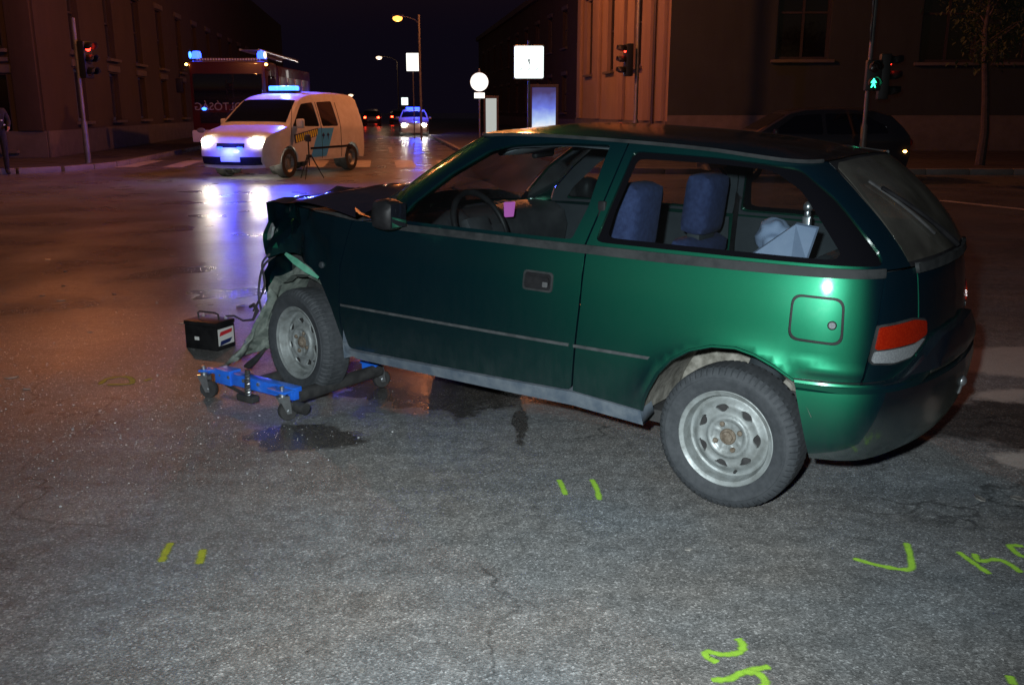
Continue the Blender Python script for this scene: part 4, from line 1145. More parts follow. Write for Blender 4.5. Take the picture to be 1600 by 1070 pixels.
in_car(tag(mb.build('pink_tag', 'pink', smooth=0), 'small pink paper tag hanging by the steering wheel inside the car', 'tag'))
mb = MB(); mb.ellipsoid((.10, -.30, 1.03), (.045, .045, .05), 10); mb.lathe([(.012, .985), (.016, 1.0), (.010, 1.02)], 12, T(.10, -.30, 0)); mb.box((.10, -.30, .93), (.04, .03, .12), bev=.008)  # small metal ball added in place of a flash reflection
in_car(tag(mb.build('flash_glint_ball', 'zinc', smooth=60), 'small shiny metal ball put in for a flash reflection at the rear side window', 'knob'))

# ------------------------------------------------------------------ wheel dolly under the front wheel (laid out along the car)
dol = thing('wheel_dolly', 'blue steel wheel dolly on four casters under the front wheel', 'wheel dolly')
cz = Matrix.Translation(car.location) @ Matrix.Rotation(PI - YAW, 4, 'Z')
dol.matrix_world = cz
mb = MB(); mb.box((2.33, .945, .125), (.50, .055, .062), bev=.006); sb_ = mb.build('side_bar', 'blue_steel', dol)
mb = MB(); mb.box((2.60, .945, .128), (.12, .075, .078), bev=.006); mb.build('end_bracket', 'blue_steel', dol)
mb = MB(); mb.box((0, 0, 0), (.16, .05, .012), T(2.685, .965, .150) @ rotm('Z', 16) @ rotm('Y', 6), bev=.003); mb.box((0, 0, 0), (.13, .012, .03), T(2.675, .945, .14) @ rotm('Z', 16), bev=.003); mb.build('caster_arm', 'blue_steel', dol)
mb = MB(); mb.box((2.14, 1.0, .145), (.13, .07, .012), bev=.003); mb.box((2.14, .978, .128), (.12, .012, .035), bev=.003); mb.build('caster_arm', 'blue_steel', dol)
mb = MB(); mb.box((2.13, .36, .145), (.12, .10, .012), bev=.003); mb.box((2.13, .40, .13), (.10, .012, .04), bev=.003); mb.build('caster_arm', 'blue_steel', dol)
mb = MB(); mb.box((2.58, .36, .145), (.12, .10, .012), bev=.003); mb.build('caster_arm', 'blue_steel', dol)
for x in (2.098, 2.432):
    mb = MB(); mb.tube([(x, .94, .105), (x, .36, .105)], .034, 14); mb.build('roller_bar', 'rubber', dol)
mb = MB(); mb.box((2.18, .972, .128), (.035, .003, .03)); mb.build('sticker', 'sticker', sb_)
for (x, y) in [(2.33, .975), (2.55, .978), (2.62, .975), (2.44, .975)]:
    mb = MB(); mb.lathe([(.010, 0), (.010, .008), (.006, .010), (.0005, .010)], 6, T(x, y - .002, .135) @ rotm('X', -90)); mb.build('bolt', 'zinc', sb_)
mb = MB(); mb.tube([(2.40 - .006, .985, .20), (2.40, .99, .10), (2.40, .99, .055)], .013, 8); mb.box((2.405, .985, .055), (.12, .05, .035), bev=.008); mb.tube([(2.36, .985, .055), (2.60, .96, .085)], .009, 8); mb.build('foot_pedal', 'rubber', dol)
mb = MB(); mb.tube([(2.375 + .009 * math.cos(k * .7), 1.0 + .009 * math.sin(k * .7), .075 + k * .0016) for k in range(70)], .0024, 5); mb.build('spring', 'zinc', dol)
mb = MB(); mb.tube([(2.09, .955, .062), (2.02, .955, .06)], .028, 12); mb.build('roller_end', 'rubber', dol)
mb = MB(); mb.tube([(2.15, .975, .10), (2.15, .985, .06), (2.145, .985, .03)], .0035, 6); mb.tube([(2.17, .985, .028), (2.10, .985, .028)], .0045, 6); mb.build('locking_pin', 'zinc', dol)
def caster(x, y, a):
    c = bpy.data.objects.new('caster', None); COL.objects.link(c); c.parent = dol; c.location = (x, y, 0); c.rotation_euler = (0, 0, R(a))
    rr = .047
    mb = MB(); mb.lathe([(.012, -.017), (rr - .004, -.017), (rr, -.011), (rr, .011), (rr - .004, .017), (.012, .017)], 28, T(-.022, 0, rr) @ rotm('X', 90)); w = mb.build('caster_wheel', 'rubber', c)
    mb = MB(); mb.lathe([(.0005, -.028), (.011, -.028), (.011, .028), (.0005, .028)], 12, T(-.022, 0, rr) @ rotm('X', 90)); mb.build('axle', 'zinc', w)
    mb = MB()
    for s in (-1, 1): mb.prism([(-.034, .035), (-.012, .035), (.026, .118), (-.026, .118)], .004, T(0, s * .023 + .002, 0) @ rotm('X', 90))
    mb.box((0, 0, .12), (.056, .05, .008), bev=.002); mb.lathe([(.016, .12), (.016, .138), (.010, .142), (.010, .17), (.0005, .172)], 12); mb.build('fork', 'zinc', c)
caster(2.735, .99, 25); caster(2.115, 1.012, 70); caster(2.12, .35, 70); caster(2.60, .34, 10)

# ------------------------------------------------------------------ battery thrown out on the road
bt = thing('car_battery', 'black car battery with red and white label lying on the road by the dolly', 'battery', (-1.90, 5.68, 0), (0, 0, R(-24)))
mb = MB(); mb.box((0, 0, .075), (.25, .17, .15), bev=.006); mb.build('case', 'black', bt)
mb = MB(); mb.box((0, 0, .165), (.256, .176, .028), bev=.006); mb.build('lid', 'black', bt)
mb = MB(); mb.tube([(-.08, 0, .175), (-.08, -.005, .215), (-.06, -.01, .225), (.06, -.01, .225), (.08, -.005, .215), (.08, 0, .175)], .006, 8); mb.build('carry_handle', 'rubber', bt)
lb = MB(); lb.box((.1262, 0, .082), (.002, .14, .105)); lbo = lb.build('label', 'sticker', bt, smooth=0)
mb = MB(); mb.prism([(-.06, .02), (.05, .03), (.058, .052), (-.05, .046)], .0015, T(.1274, 0, .07) @ rotm('Z', 90) @ rotm('X', 90)); mb.build('label_print', 'red', lbo, smooth=0)
mb = MB(); mb.prism([(-.06, -.04), (.03, -.03), (.055, -.005), (-.05, -.012)], .0015, T(.1274, 0, .07) @ rotm('Z', 90) @ rotm('X', 90)); mb.build('label_print', 'navy_decal', lbo, smooth=0)
mb = MB(); mb.box((-.03, -.0862, .07), (.035, .002, .022)); mb.build('small_sticker', 'sticker', bt, smooth=0)
for x in (-.09, .09):
    mb = MB(); mb.lathe([(.010, .178), (.009, .196), (.0005, .197)], 12, T(x, .05, 0)); mb.build('terminal', 'zinc', bt)
mb = MB(); mb.tube([(.09, .05, .195), (.15, .06, .20), (.20, .08, .17), (.27, .09, .18), (.30, .10, .24), (.26, .12, .27), (.22, .13, .25)], [.006, .007, .007, .009, .014, .012, .010], 8); mb.build('battery_cable', 'rubber', bt)

# ------------------------------------------------------------------ vehicles seen further off
def make_vehicle(root, sil_top, zb, arches, half, wins, body, screen=None, back=None, crown=.05, rw=.31, tw=.2, step=.12, extra_holes=()):
    """side sheets cut from the outline, joined by one crowned skin over bonnet, roof and ends"""
    def side(x, z):
        x = np.asarray(x, float); z = np.asarray(z, float)
        def P(x, z): return np.stack([x, half(x, z), z], -1)
        e = .01; a = P(x + e, z) - P(x - e, z); b = P(x, z + e) - P(x, z - e)
        n = np.cross(b, a); n /= np.linalg.norm(n, axis=-1, keepdims=True)
        return P(x, z), n
    bottom = []
    fx_, rx_ = sil_top[0][0], sil_top[-1][0]
    pts = list(sil_top)                         # front bottom ... rear bottom
    for ax in sorted(arches):
        bottom += [(ax + rw * 1.13 * math.cos(t), max(zb, rw + rw * 1.13 * math.sin(t))) for t in np.linspace(PI - .25 * 0, 0, 13)]
    poly = pts + bottom
    def offs(off):
        def fn(x, z):
            p, n = side(x, z); return p + n * off, n
        return fn
    for mir in (False, True):
        holes = [w for w in wins]
        panel('body_side', poly, side, body, root, step, holes, .03, mir)
        for w in wins: panel('side_window', w, offs(-.006), 'glass_dark', root, .2, flange=0, mirror=mir)
    st = dens(pts + [pts[-1]], .10)[:-1]
    k = st.index(min(st, key=lambda q: (q[0] - pts[-1][0]) ** 2 + (q[1] - pts[-1][1]) ** 2)); st = st[:k + 1]
    A = np.array(st); t = np.gradient(A, axis=0); n = np.c_[-t[:, 1], t[:, 0]]; n /= np.linalg.norm(n, axis=1)[:, None]
    if n[len(n) // 2, 1] < 0: n = -n
    n = np.c_[smoothed(n[:, 0], 5), smoothed(n[:, 1], 5)]
    vv_ = np.concatenate([[-1, -.985, -.95, -.88], np.linspace(-.75, .75, 9), [.88, .95, .985, 1]])
    def skin(i, w, off=0.0):
        h = float(half(np.array(A[i, 0]), np.array(A[i, 1]))); c = crown * (1 - abs(w) ** 5) + off
        return (A[i, 0] + n[i, 0] * c, w * h, A[i, 1] + n[i, 1] * c)
    grid = grid_mesh([[skin(i, w) for w in vv_] for i in range(len(A))])
    flipf(grid).build('body_skin', body, root, smooth=50)
    def patch(name, z0, z1, w0, w1, m, front=True, off=.006, xr=None, parent=None):
        idx = [i for i in range(len(A)) if z0 <= A[i, 1] <= z1 and (xr is None or xr[0] <= A[i, 0] <= xr[1])]
        ws_ = np.linspace(w0, w1, 9)
        g = grid_mesh([[skin(i, w, off) for w in ws_] for i in idx]); return flipf(g).build(name, m, parent or root, smooth=50)
    return side, patch, skin, A

def simple_wheels(root, xs, r, track, w=.2, rimm='rim'):
    for x in xs:
        for s in (1, -1):
            W = bpy.data.objects.new('wheel', None); COL.objects.link(W); W.parent = root; W.location = (x, s * track, r); W.rotation_euler = (R(-90 * s), 0, 0)
            mb = MB(); mb.lathe([(r * .62, -w / 2), (r * .95, -w / 2), (r, -w * .36), (r, w * .36), (r * .95, w / 2), (r * .62, w / 2)], 36); mb.build('tyre', 'rubber', W)
            mb = MB(); mb.lathe([(r * .63, w * .46), (r * .58, w * .40), (r * .5, w * .22), (r * .25, w * .26), (r * .2, w * .36), (.001, w * .36)], 36); mb.build('rim', rimm, W)
            mb = MB(); mb.lathe([(r * .8, -w * .7), (r * .8, w * .1), (.01, w * .1)], 24, T(0, 0, -w * .62)); mb.build('wheel_well', 'rubber', W)

# patrol van
van = thing('police_van', 'white police van with blue light bar, blue side panel and headlights on', 'van', (-5.69, 20.94, 0), (0, 0, math.atan2(-.95, -.31)))
def vhalf(x, z):
    y = .88 - .21 * np.clip((z - 1.05) / .77, 0, 1) ** 1.15 - .03 * np.clip((.5 - z) / .3, 0, 1)
    return y - .14 * np.clip((x - .15) / .75, 0, 1) ** 2.2 - .05 * np.clip((-3.2 - x) / .5, 0, 1) ** 2
vtop = [(.78, .26), (.86, .40), (.875, .58), (.84, .74), (.76, .86), (.60, .955), (.30, 1.03), (-.02, 1.10), (-.40, 1.40), (-.72, 1.63), (-.95, 1.725), (-1.3, 1.78), (-2.0, 1.815), (-2.8, 1.81), (-3.30, 1.78), (-3.50, 1.68), (-3.57, 1.30), (-3.62, .90), (-3.63, .50), (-3.58, .30)]
vw = [fillet([(-.20, 1.10), (-.62, 1.45), (-.80, 1.58), (-1.32, 1.62), (-1.36, 1.08)], .05), fillet([(-1.50, 1.08), (-1.50, 1.62), (-2.22, 1.65), (-2.26, 1.08)], .05)]
side, patch, skin, A = make_vehicle(van, vtop, .28, [0, -2.9], vhalf, vw, 'white_paint', rw=.325)
patch('windscreen', 1.15, 1.66, -.90, .90, 'glass_dark', xr=(-.80, .0))
patch('grille', .60, .74, -.45, .45, 'black', xr=(.8, .9))
patch('bumper', .30, .56, -.97, .97, 'black', xr=(.7, .9), off=.02)
patch('number_plate', .40, .52, -.32, .32, 'sticker', xr=(.7, .95), off=.03)
simple_wheels(van, (0, -2.9), .32, .76)
for s in (1, -1):
    mb = MB(); mb.ellipsoid((.83, s * .60, .80), (.16, .30, .17), 12); mb.build('headlight', 'head_white', van)
    mb = MB(); mb.box((-.36, s * .97, 1.16), (.10, .18, .20), bev=.04); mb.build('wing_mirror', 'white_paint', van, smooth=60)
    mb = MB(); mb.box((-1.9, s * .878, .60), (2.0, .02, .05), bev=.008); mb.build('side_moulding', 'black', van)
    mb = MB(); mb.box((-1.62, s * .872, .95), (.14, .02, .03), bev=.008); mb.build('door_handle', 'black', van)
    def soff(off):
        def fn(x, z):
            p, n = side(x, z); return p + n * off, n
        return fn
    dp_ = panel('blue_panel', [(-1.15, 1.04), (-1.95, 1.04), (-1.62, .42), (-.82, .42)][::-1] if False else [(-1.30, 1.04), (-2.02, 1.04), (-1.62, .40), (-.90, .40)], soff(.005), 'blue_decal', van, .2, flange=.003, mirror=(s < 0))
    for cx in (-1.50, -1.72):
        panel('emblem', [(cx, .94), (cx + .07, .87), (cx + .02, .86), (cx, .76), (cx - .02, .86), (cx - .07, .87)], soff(.009), 'navy_decal', dp_, .1, flange=.002, mirror=(s < 0))
    panel('stripe_backing', [(-.22, .92), (-1.28, 1.05), (-1.30, .88), (-.24, .73)], soff(.002), 'navy_decal', van, .2, flange=.002, mirror=(s < 0))
    for xs_ in (-.12, -1.43, -2.36):
        mb = MB(); zz = np.linspace(.36, 1.62, 14); pq = [side(np.array(xs_ + (.28 * max(0, .75 - z_) if xs_ == -.12 else 0) - (.62 * max(0, z_ - 1.1) if xs_ == -.12 else 0)), np.array(z_))[0] + np.array([0, .003, 0]) for z_ in zz]
        mb.tube(pq, .007, 4); mb.build('door_seam', 'black', van, mirror=(s < 0))
    for k in range(11):
        x0 = -.28 - k * .09
        panel('yellow_block', [(x0, .90 + .012 * k), (x0 - .048, .905 + .012 * k), (x0 - .072, .755 + .013 * k), (x0 - .024, .75 + .013 * k)], soff(.005), 'yellow_decal', van, .1, flange=.002, mirror=(s < 0))
mb = MB(); mb.box((-1.35, 0, 1.855), (.28, .74, .05), bev=.02); lbv = mb.build('light_bar_base', 'black', van)
for y in (-.23, 0, .23):
    mb = MB(); mb.box((-1.35, y, 1.93), (.24, .22, .11), bev=.035); mb.build('blue_light', 'cyan_glow', lbv, smooth=60)
for y in (-.25, .25):  # added blue glow and lamp to tint van front and wet road
    mb = MB(); mb.box((.935, y, .67), (.03, .12, .04), bev=.01); mb.build('added_grille_glow', 'blue_glow', van)
gp = van.matrix_basis @ Vector((1.15, 0, .62))
light('added_blue_front_light', 'POINT', gp, 60, (0.04, 0.06, 1.0), .06)
light('van_beacon_light', 'POINT', (-5.3, 22.2, 2.16), 420, (0.04, 0.07, 1.0), .07)
for s in (1, -1):
    hp = van.matrix_basis @ Vector((.92, s * .62, .80)); ht = van.matrix_basis @ Vector((10, s * .9, -.1))
    light('van_headlight_beam', 'SPOT', hp, 30, (1.0, .93, .82), .06, ht, R(70), .6)

# fire engine
ft = thing('fire_engine', 'red fire engine with ladder and blue lamps parked behind the police van', 'fire engine', (-9.15, 31.0, 0), (0, 0, math.atan2(-.985, .02)))
mb = MB(); mb.box((-.85, 0, 1.75), (1.7, 2.46, 2.45), bev=.12); mb.build('cab', 'red_paint', ft)
mb = MB(); mb.box((-4.6, 0, 1.80), (5.6, 2.48, 2.2), bev=.05); bdy = mb.build('body', 'red_paint', ft)
for s in (1, -1):
    for k in range(4):
        mb = MB(); mb.box((-2.5 - k * 1.3, s * 1.242, 1.75), (1.15, .02, 1.6), bev=.008); mb.build('shutter', 'zinc', bdy)
mb = MB(); mb.box((.012, 0, 2.10), (.03, 2.20, .95), bev=.012); mb.build('windscreen', 'glass_dark', ft)
mb = MB(); mb.box((.012, 0, 1.20), (.03, 1.9, .34), bev=.012); mb.build('grille', 'black', ft)
mb = MB(); mb.box((.06, 0, .62), (.22, 2.44, .38), bev=.05); mb.build('bumper', 'sticker', ft)
mb = MB(); mb.box((-.55, 0, 3.02), (.5, 2.30, .12), bev=.03); rfl = mb.build('roof_bar', 'red_paint', ft)
mb = MB()
for k in range(24): mb.box((-.28, -1.0 + k * .087, 3.03), (.02, .05, .06))
mb.build('roof_grille', 'sticker', rfl)
for s in (1, -1):
    mb = MB(); mb.lathe([(.15, 3.05), (.15, 3.20), (.12, 3.28), (.001, 3.30)], 20, T(-.40, s * 1.05, 0)); mb.build('beacon', 'blue_glow', ft)
    mb = MB(); mb.ellipsoid((-.22, s * 1.20, 3.16), (.10, .10, .22), 10); mb.build('work_lamp', 'pale_glow' if s > 0 else 'cyan_glow', ft)
    mb = MB(); mb.ellipsoid((.02, s * 1.27, 2.86), (.08, .10, .08), 8); mb.build('marker_lamp', 'amber_glow', ft)
    mb = MB(); mb.ellipsoid((.05, s * .80, 1.48), (.06, .16, .10), 10); mb.build('front_strobe', 'cyan_glow', ft)
    mb = MB(); mb.ellipsoid((.15, s * .92, .80), (.08, .30, .18), 10); mb.build('headlight', 'clear_lens', ft)
    mb = MB(); mb.tube([(.0, s * 1.22, 2.70), (.22, s * 1.45, 2.66), (.22, s * 1.46, 2.45)], .02, 6); mb.box((.20, s * 1.48, 2.20), (.09, .22, .45), bev=.03); mb.build('mirror', 'black', ft)
    mb = MB(); mb.box((-.80, s * 1.232, 2.10), (1.0, .02, .85), bev=.008); mb.build('side_window', 'glass_dark', ft)
mb = MB()
for y in (.42, 1.02): mb.tube([(-.2, y, 3.32), (-6.2, y, 3.25)], .04, 6)
for k in range(20): mb.tube([(-.3 - k * .3, .42, 3.32), (-.3 - k * .3, 1.02, 3.32)], .02, 6)
mb.build('ladder', 'zinc', ft)
cu = bpy.data.curves.new('lettering', 'FONT'); cu.body = 'TŰZOLTÓSÁG'; cu.size = .34; cu.align_x = 'CENTER'; cu.extrude = .003
tmp = bpy.data.objects.new('lettering_curve', cu); COL.objects.link(tmp)
bpy.context.view_layer.update()
lme = bpy.data.meshes.new_from_object(tmp.evaluated_get(bpy.context.evaluated_depsgraph_get())); bpy.data.objects.remove(tmp)
lme.materials.clear(); M['letter'] = mat('dull_lettering', (0.22, 0.2, 0.2), 0.6); lt = finish('lettering', lme, 'letter', ft, 0)
lt.matrix_local = T(.032, 0, 1.44) @ rotm('Z', 90) @ rotm('X', 90) @ Matrix.Diagonal((-1, 1, 1, 1))
simple_wheels(ft, (-.9, -5.2), .48, 1.05, .28)

# generic cars
def hatch_half(x, z):
    y = .84 - .22 * np.clip((z - .92) / .55, 0, 1) ** 1.1 - .04 * np.clip((.45 - z) / .3, 0, 1)
    return y - .16 * np.clip((x - .1) / .8, 0, 1) ** 2 - .12 * np.clip((-2.75 - x) / .6, 0, 1) ** 2
ctop = [(.76, .22), (.83, .36), (.84, .55), (.78, .70), (.55, .79), (-.10, .92), (-.45, 1.14), (-.85, 1.37), (-1.2, 1.44), (-1.9, 1.46), (-2.6, 1.42), (-3.0, 1.30), (-3.28, 1.05), (-3.40, .90), (-3.43, .55), (-3.38, .28)]
cw_ = [fillet([(-.42, .97), (-.95, 1.33), (-1.50, 1.37), (-1.52, .95)], .04), fillet([(-1.60, .95), (-1.58, 1.37), (-2.35, 1.37), (-2.85, 1.12), (-2.9, .97)], .05)]
def passenger_car(name, label, loc, ang, body, lights=None, group=None, beacon=False):
    c = thing(name, label, 'car', loc, (0, 0, ang), group)
    sd_, pt_, sk_, A_ = make_vehicle(c, ctop, .24, [0, -2.6], hatch_half, cw_, body, step=.18)
    pt_('windscreen', .98, 1.36, -.88, .88, 'glass_dark', xr=(-.84, -.2)); pt_('rear_window', 1.0, 1.30, -.85, .85, 'glass_dark', xr=(-3.30, -2.9))
    pt_('grille', .48, .58, -.5, .5, 'black', xr=(.7, .9)); pt_('number_plate', .36, .46, -.28, .28, 'sticker', xr=(.7, .9), off=.012)
    simple_wheels(c, (0, -2.6), .31, .74)
    for s in (1, -1):
        mb = MB(); mb.ellipsoid((.83, s * .54, .64), (.16, .30, .16), 10); mb.build('headlight', 'head_far' if lights == 'front' else 'clear_lens', c)
        mb = MB(); mb.ellipsoid((-3.43, s * .60, .78), (.14, .24, .18), 10); mb.build('tail_light', 'tail_glow' if lights == 'rear' else 'red_lens', c)
        mb = MB(); mb.box((-.50, s * .92, 1.0), (.10, .16, .12), bev=.03); mb.build('wing_mirror', body, c, smooth=60)
        mb = MB(); mb.box((-1.35, s * .84, .84), (.14, .02, .03), bev=.006); mb.build('door_handle', 'black', c)
    if beacon:
        mb = MB(); mb.box((-1.35, 0, 1.55), (.25, .9, .10), bev=.03); mb.build('blue_light_bar', 'blue_glow', c)
    return c
toward = math.atan2(-DIR.y, -DIR.x); away = math.atan2(DIR.y, DIR.x)
passenger_car('police_car', 'oncoming police car with bright headlights and blue roof light in the far street', (-5.55, 54, 0), toward - .04, 'white_paint', 'front', beacon=True)
light('patrol_beacon_light', 'POINT', (-5.5, 54.5, 2.0), 160, (0.04, 0.07, 1.0), .08)
for i, (x, y, lab) in enumerate([(-13.2, 90, 'nearest car with red tail lights driving away up the far street'), (-12.0, 100, 'car with red tail lights right of the nearest one up the street'), (-16.6, 112, 'furthest car showing red tail lights at the end of the street')]):
    passenger_car('distant_car', lab, (x, y, 0), away, 'dark_paint', 'rear', 'cars driving away up the far street')
pk = passenger_car('parked_car', 'dark parked car behind the green car, rear lamp glowing amber below the green signal', (4.95, 20.6, 0), R(181), 'dark_paint')
mb = MB(); mb.ellipsoid((-3.44, -.66, .60), (.06, .12, .07), 8); mb.build('rear_marker', 'amber_glow', pk)
mb = MB(); mb.ellipsoid((-3.30, .74, .60), (.10, .06, .06), 8); mb.build('side_marker', 'amber_glow', pk)

# ------------------------------------------------------------------ traffic signals
def signal_head(root, name, mtx, lit, kinds=('r', 'a', 'g'), man=False):
    H = bpy.data.objects.new(name, None); COL.objects.link(H); H.parent = root; H.matrix_local = mtx
    n = len(kinds); h = .30 * n
    mb = MB(); mb.box((0, 0, 0), (.30, .20, h), bev=.03); mb.build('housing', 'signal_black', H)
    for i, k in enumerate(kinds):
        z = h / 2 - .15 - .30 * i
        mm_ = T(0, -.101, z) @ rotm('X', 90)
        on_ = (k == lit)
        if on_ and man:
            mb = MB(); mb.lathe([(.10, 0), (.10, .004), (.0005, .006)], 24, mm_); mb.build('lens', 'lens_off', H)
            g = MB(); p_ = [(-.012, .085), (.012, .085), (.015, .06), (.03, .05), (.05, .01), (.04, 0), (.022, .02), (.02, -.01), (.045, -.085), (.025, -.085), (0, -.03), (-.03, -.085), (-.05, -.085), (-.02, -.01), (-.025, .02), (-.045, -.005), (-.052, .01), (-.03, .05), (-.015, .06)]
            g.prism(p_, .004, T(0, -.110, z) @ rotm('X', 90)); g.build('walking_man', 'green_glow', H)
        else:
            gm = {'r': 'red_glow', 'a': 'amber_glow', 'g': 'green_glow'}[k] if on_ else 'lens_off'
            mb = MB(); mb.lathe([(.10, 0), (.095, .012), (.06, .022), (.0005, .026)], 24, mm_); mb.build('lens', gm, H)
        # visor: open-bottomed hood
        mb = MB(); m_ = 20
        for q in range(m_):
            a0 = R(-25) + R(230) * q / m_; a1 = R(-25) + R(230) * (q + 1) / m_
            def L_(a): return .24 if math.sin(a) > 0 else .24 + .25 * math.sin(a)
            mb.add([(.118 * math.cos(a0), -.10, z + .118 * math.sin(a0)), (.118 * math.cos(a1), -.10, z + .118 * math.sin(a1)), (.118 * math.cos(a1), -.10 - L_(a1), z + .118 * math.sin(a1)), (.118 * math.cos(a0), -.10 - L_(a0), z + .118 * math.sin(a0))], [(0, 1, 2, 3)])
        v = mb.build('visor', 'signal_black', H, smooth=60); so = v.modifiers.new('thickness', 'SOLIDIFY'); so.thickness = .006
    return H
def signal_pole(label, base, h, z0=.12, thick=.05):
    o = thing('traffic_light', label, 'traffic light', (base[0], base[1], z0), group='traffic lights round the junction')
    mb = MB(); mb.tube([(0, 0, 0), (0, 0, 1.0), (0, 0, 1.08), (0, 0, h)], [thick * 1.5, thick * 1.5, thick, thick], 14); mb.build('pole', 'steel_pole', o)
    return o
o = signal_pole('traffic light on a slim pole at the left kerb showing red', (-10.95, 24.4), 3.55)
signal_head(o, 'signal_head', T(.22, -.02, 2.55) @ rotm('Z', 72), 'r')
o = signal_pole('traffic light on a tall pole before the lit corner building showing red', (3.62, 28.0), 7.5, .12, .06)
signal_head(o, 'signal_head', T(-.26, -.05, 2.72) @ rotm('Z', -78), 'r')
o = signal_pole('traffic light with lit green walking man and signs above it behind the hatchback', (7.25, 19.6), 4.4, .12, .045)
signal_head(o, 'walking_signal_head', T(.02, -.17, 2.0) @ rotm('Z', -8), 'g', ('r', 'g'), True)
signal_head(o, 'signal_head', T(.32, .05, 1.98) @ rotm('Z', 78), 'r')
for z in (2.92, 3.40):
    mb = MB(); mb.lathe([(.0005, -.012), (.30, -.012), (.30, .012), (.0005, .012)], 32, T(.02, .07, z) @ rotm('Z', 62) @ rotm('X', 90)); mb.build('sign_disc', 'steel_pole', o)
mb = MB(); mb.box((7.25, 19.6, .06), (1.7, 1.0, .13), bev=.03); tag(mb.build('traffic_island', 'kerb'), kind='structure')

# ------------------------------------------------------------------ road signs
def sign_post(root, h, y=.05):
    mb = MB(); mb.tube([(0, y, 0), (0, y, h)], .03, 10); mb.build('post', 'steel_pole', root)
g_ = 'lit road signs along the right kerb'
o = thing('crossing_sign', 'square white glowing pedestrian crossing sign on a post', 'road sign', (.36, 20.6, .12), group=g_)
sign_post(o, 2.75)
mb = MB(); mb.box((0, 0, 2.31), (.66, .07, .70), bev=.03); mb.build('sign_box', 'steel_pole', o)
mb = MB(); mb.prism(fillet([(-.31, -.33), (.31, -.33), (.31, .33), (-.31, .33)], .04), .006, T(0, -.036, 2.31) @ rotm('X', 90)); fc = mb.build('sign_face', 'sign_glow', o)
mb = MB(); mb.prism([(-.018, .07), (.012, .075), (.022, .05), (.012, .03), (.02, .0), (.008, -.05), (-.004, -.05), (-.005, 0), (-.016, .03)], .003, T(0, -.043, 2.30) @ rotm('X', 90)); mb.build('walking_figure', 'ped_dark', fc)
for x in (-.17, .0, .17):
    mb = MB(); mb.prism([(-.012, 0), (.008, 0), (.014, .035), (0, .04)], .003, T(x, -.043, 2.15) @ rotm('X', 90)); mb.build('stripe_mark', 'ped_dark', fc)
o = thing('round_sign', 'round white road sign, flash glare put in as glow, small plate below', 'road sign', (-1.03, 30.4, .12), group=g_)
sign_post(o, 2.6)
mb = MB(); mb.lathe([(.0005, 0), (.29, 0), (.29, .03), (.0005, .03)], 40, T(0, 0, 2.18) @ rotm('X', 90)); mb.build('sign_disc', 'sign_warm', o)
mb = MB(); mb.tube([(.292 * math.cos(2 * PI * k / 40), -.03, 2.18 + .292 * math.sin(2 * PI * k / 40)) for k in range(41)], .012, 6, cap=False); mb.build('sign_rim', 'steel_pole', o)
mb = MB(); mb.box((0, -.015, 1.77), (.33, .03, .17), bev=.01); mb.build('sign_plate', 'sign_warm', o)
o = thing('rectangular_sign', 'upright white rectangular sign, flash glare put in as glow, high beside the tall lamp post', 'road sign', (-4.62, 45.0, .12), group=g_)
sign_post(o, 3.9)
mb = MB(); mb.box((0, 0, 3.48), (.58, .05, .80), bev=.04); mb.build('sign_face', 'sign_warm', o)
o = thing('small_sign', 'tiny pale square sign far up the street above the police car', 'road sign', (-8.95, 80.0, .12), group=g_)
sign_post(o, 2.3)
mb = MB(); mb.box((0, 0, 2.02), (.55, .05, .60), bev=.03); mb.build('sign_face', 'sign_glow', o)  # face glow stands in for flash glare
mb = MB(); mb.tube([(-4.0, 42, .12), (-4.0, 42, 5.4)], .05, 8)
tag(mb.build('bare_post', 'steel_pole'), 'slim bare steel post beside the rectangular white sign', 'post')

# lit poster case, plus an added glowing panel, on the right pavement
def poster(label, loc, w, h, m, z0=.35):
    o = thing('poster_case', label, 'poster case', loc, group='lit poster cases on the right pavement')
    mb = MB()
    for x in (-w / 2 - .05, w / 2 + .05): mb.box((x, 0, (z0 + h) / 2), (.1, .16, z0 + h))
    mb.box((0, 0, z0 + h + .06), (w + .22, .18, .12), bev=.01); mb.box((0, 0, z0 - .05), (w, .15, .1)); mb.build('frame', 'wood', o, smooth=0)
    mb = MB(); mb.box((0, 0, z0 + h / 2), (w, .10, h)); mb.build('poster', m, o, smooth=0)
mp_ = mat('poster_print', (.1, .1, .1), .4); t_ = NT(mp_)
f_ = t_.math('ADD', t_.math('MULTIPLY', t_.sep(2), -.48), t_.math('MULTIPLY', t_.noise(2.6, 4), .30)); f_ = t_.math('ADD', f_, 1.0); t_.set('Emission Color', t_.ramp(f_, [(.18, (.02, .03, .14)), (.48, (.12, .20, .80)), (.72, (.50, .70, 1.0)), (.86, (.95, 1.0, 1.0))])); t_.b.inputs['Emission Strength'].default_value = .9
M['poster_print'] = mp_
poster('blue-white lit poster case behind the green car roof', (1.28, 38.5, .12), .95, 1.95, 'poster_print', .25)
poster('pale lit upright shown as an added glowing panel left of the blue-white poster case', (-.98, 45, .12), .5, 1.75, 'white_glow', .1)  # added glowing panel stands in for a pale lit upright

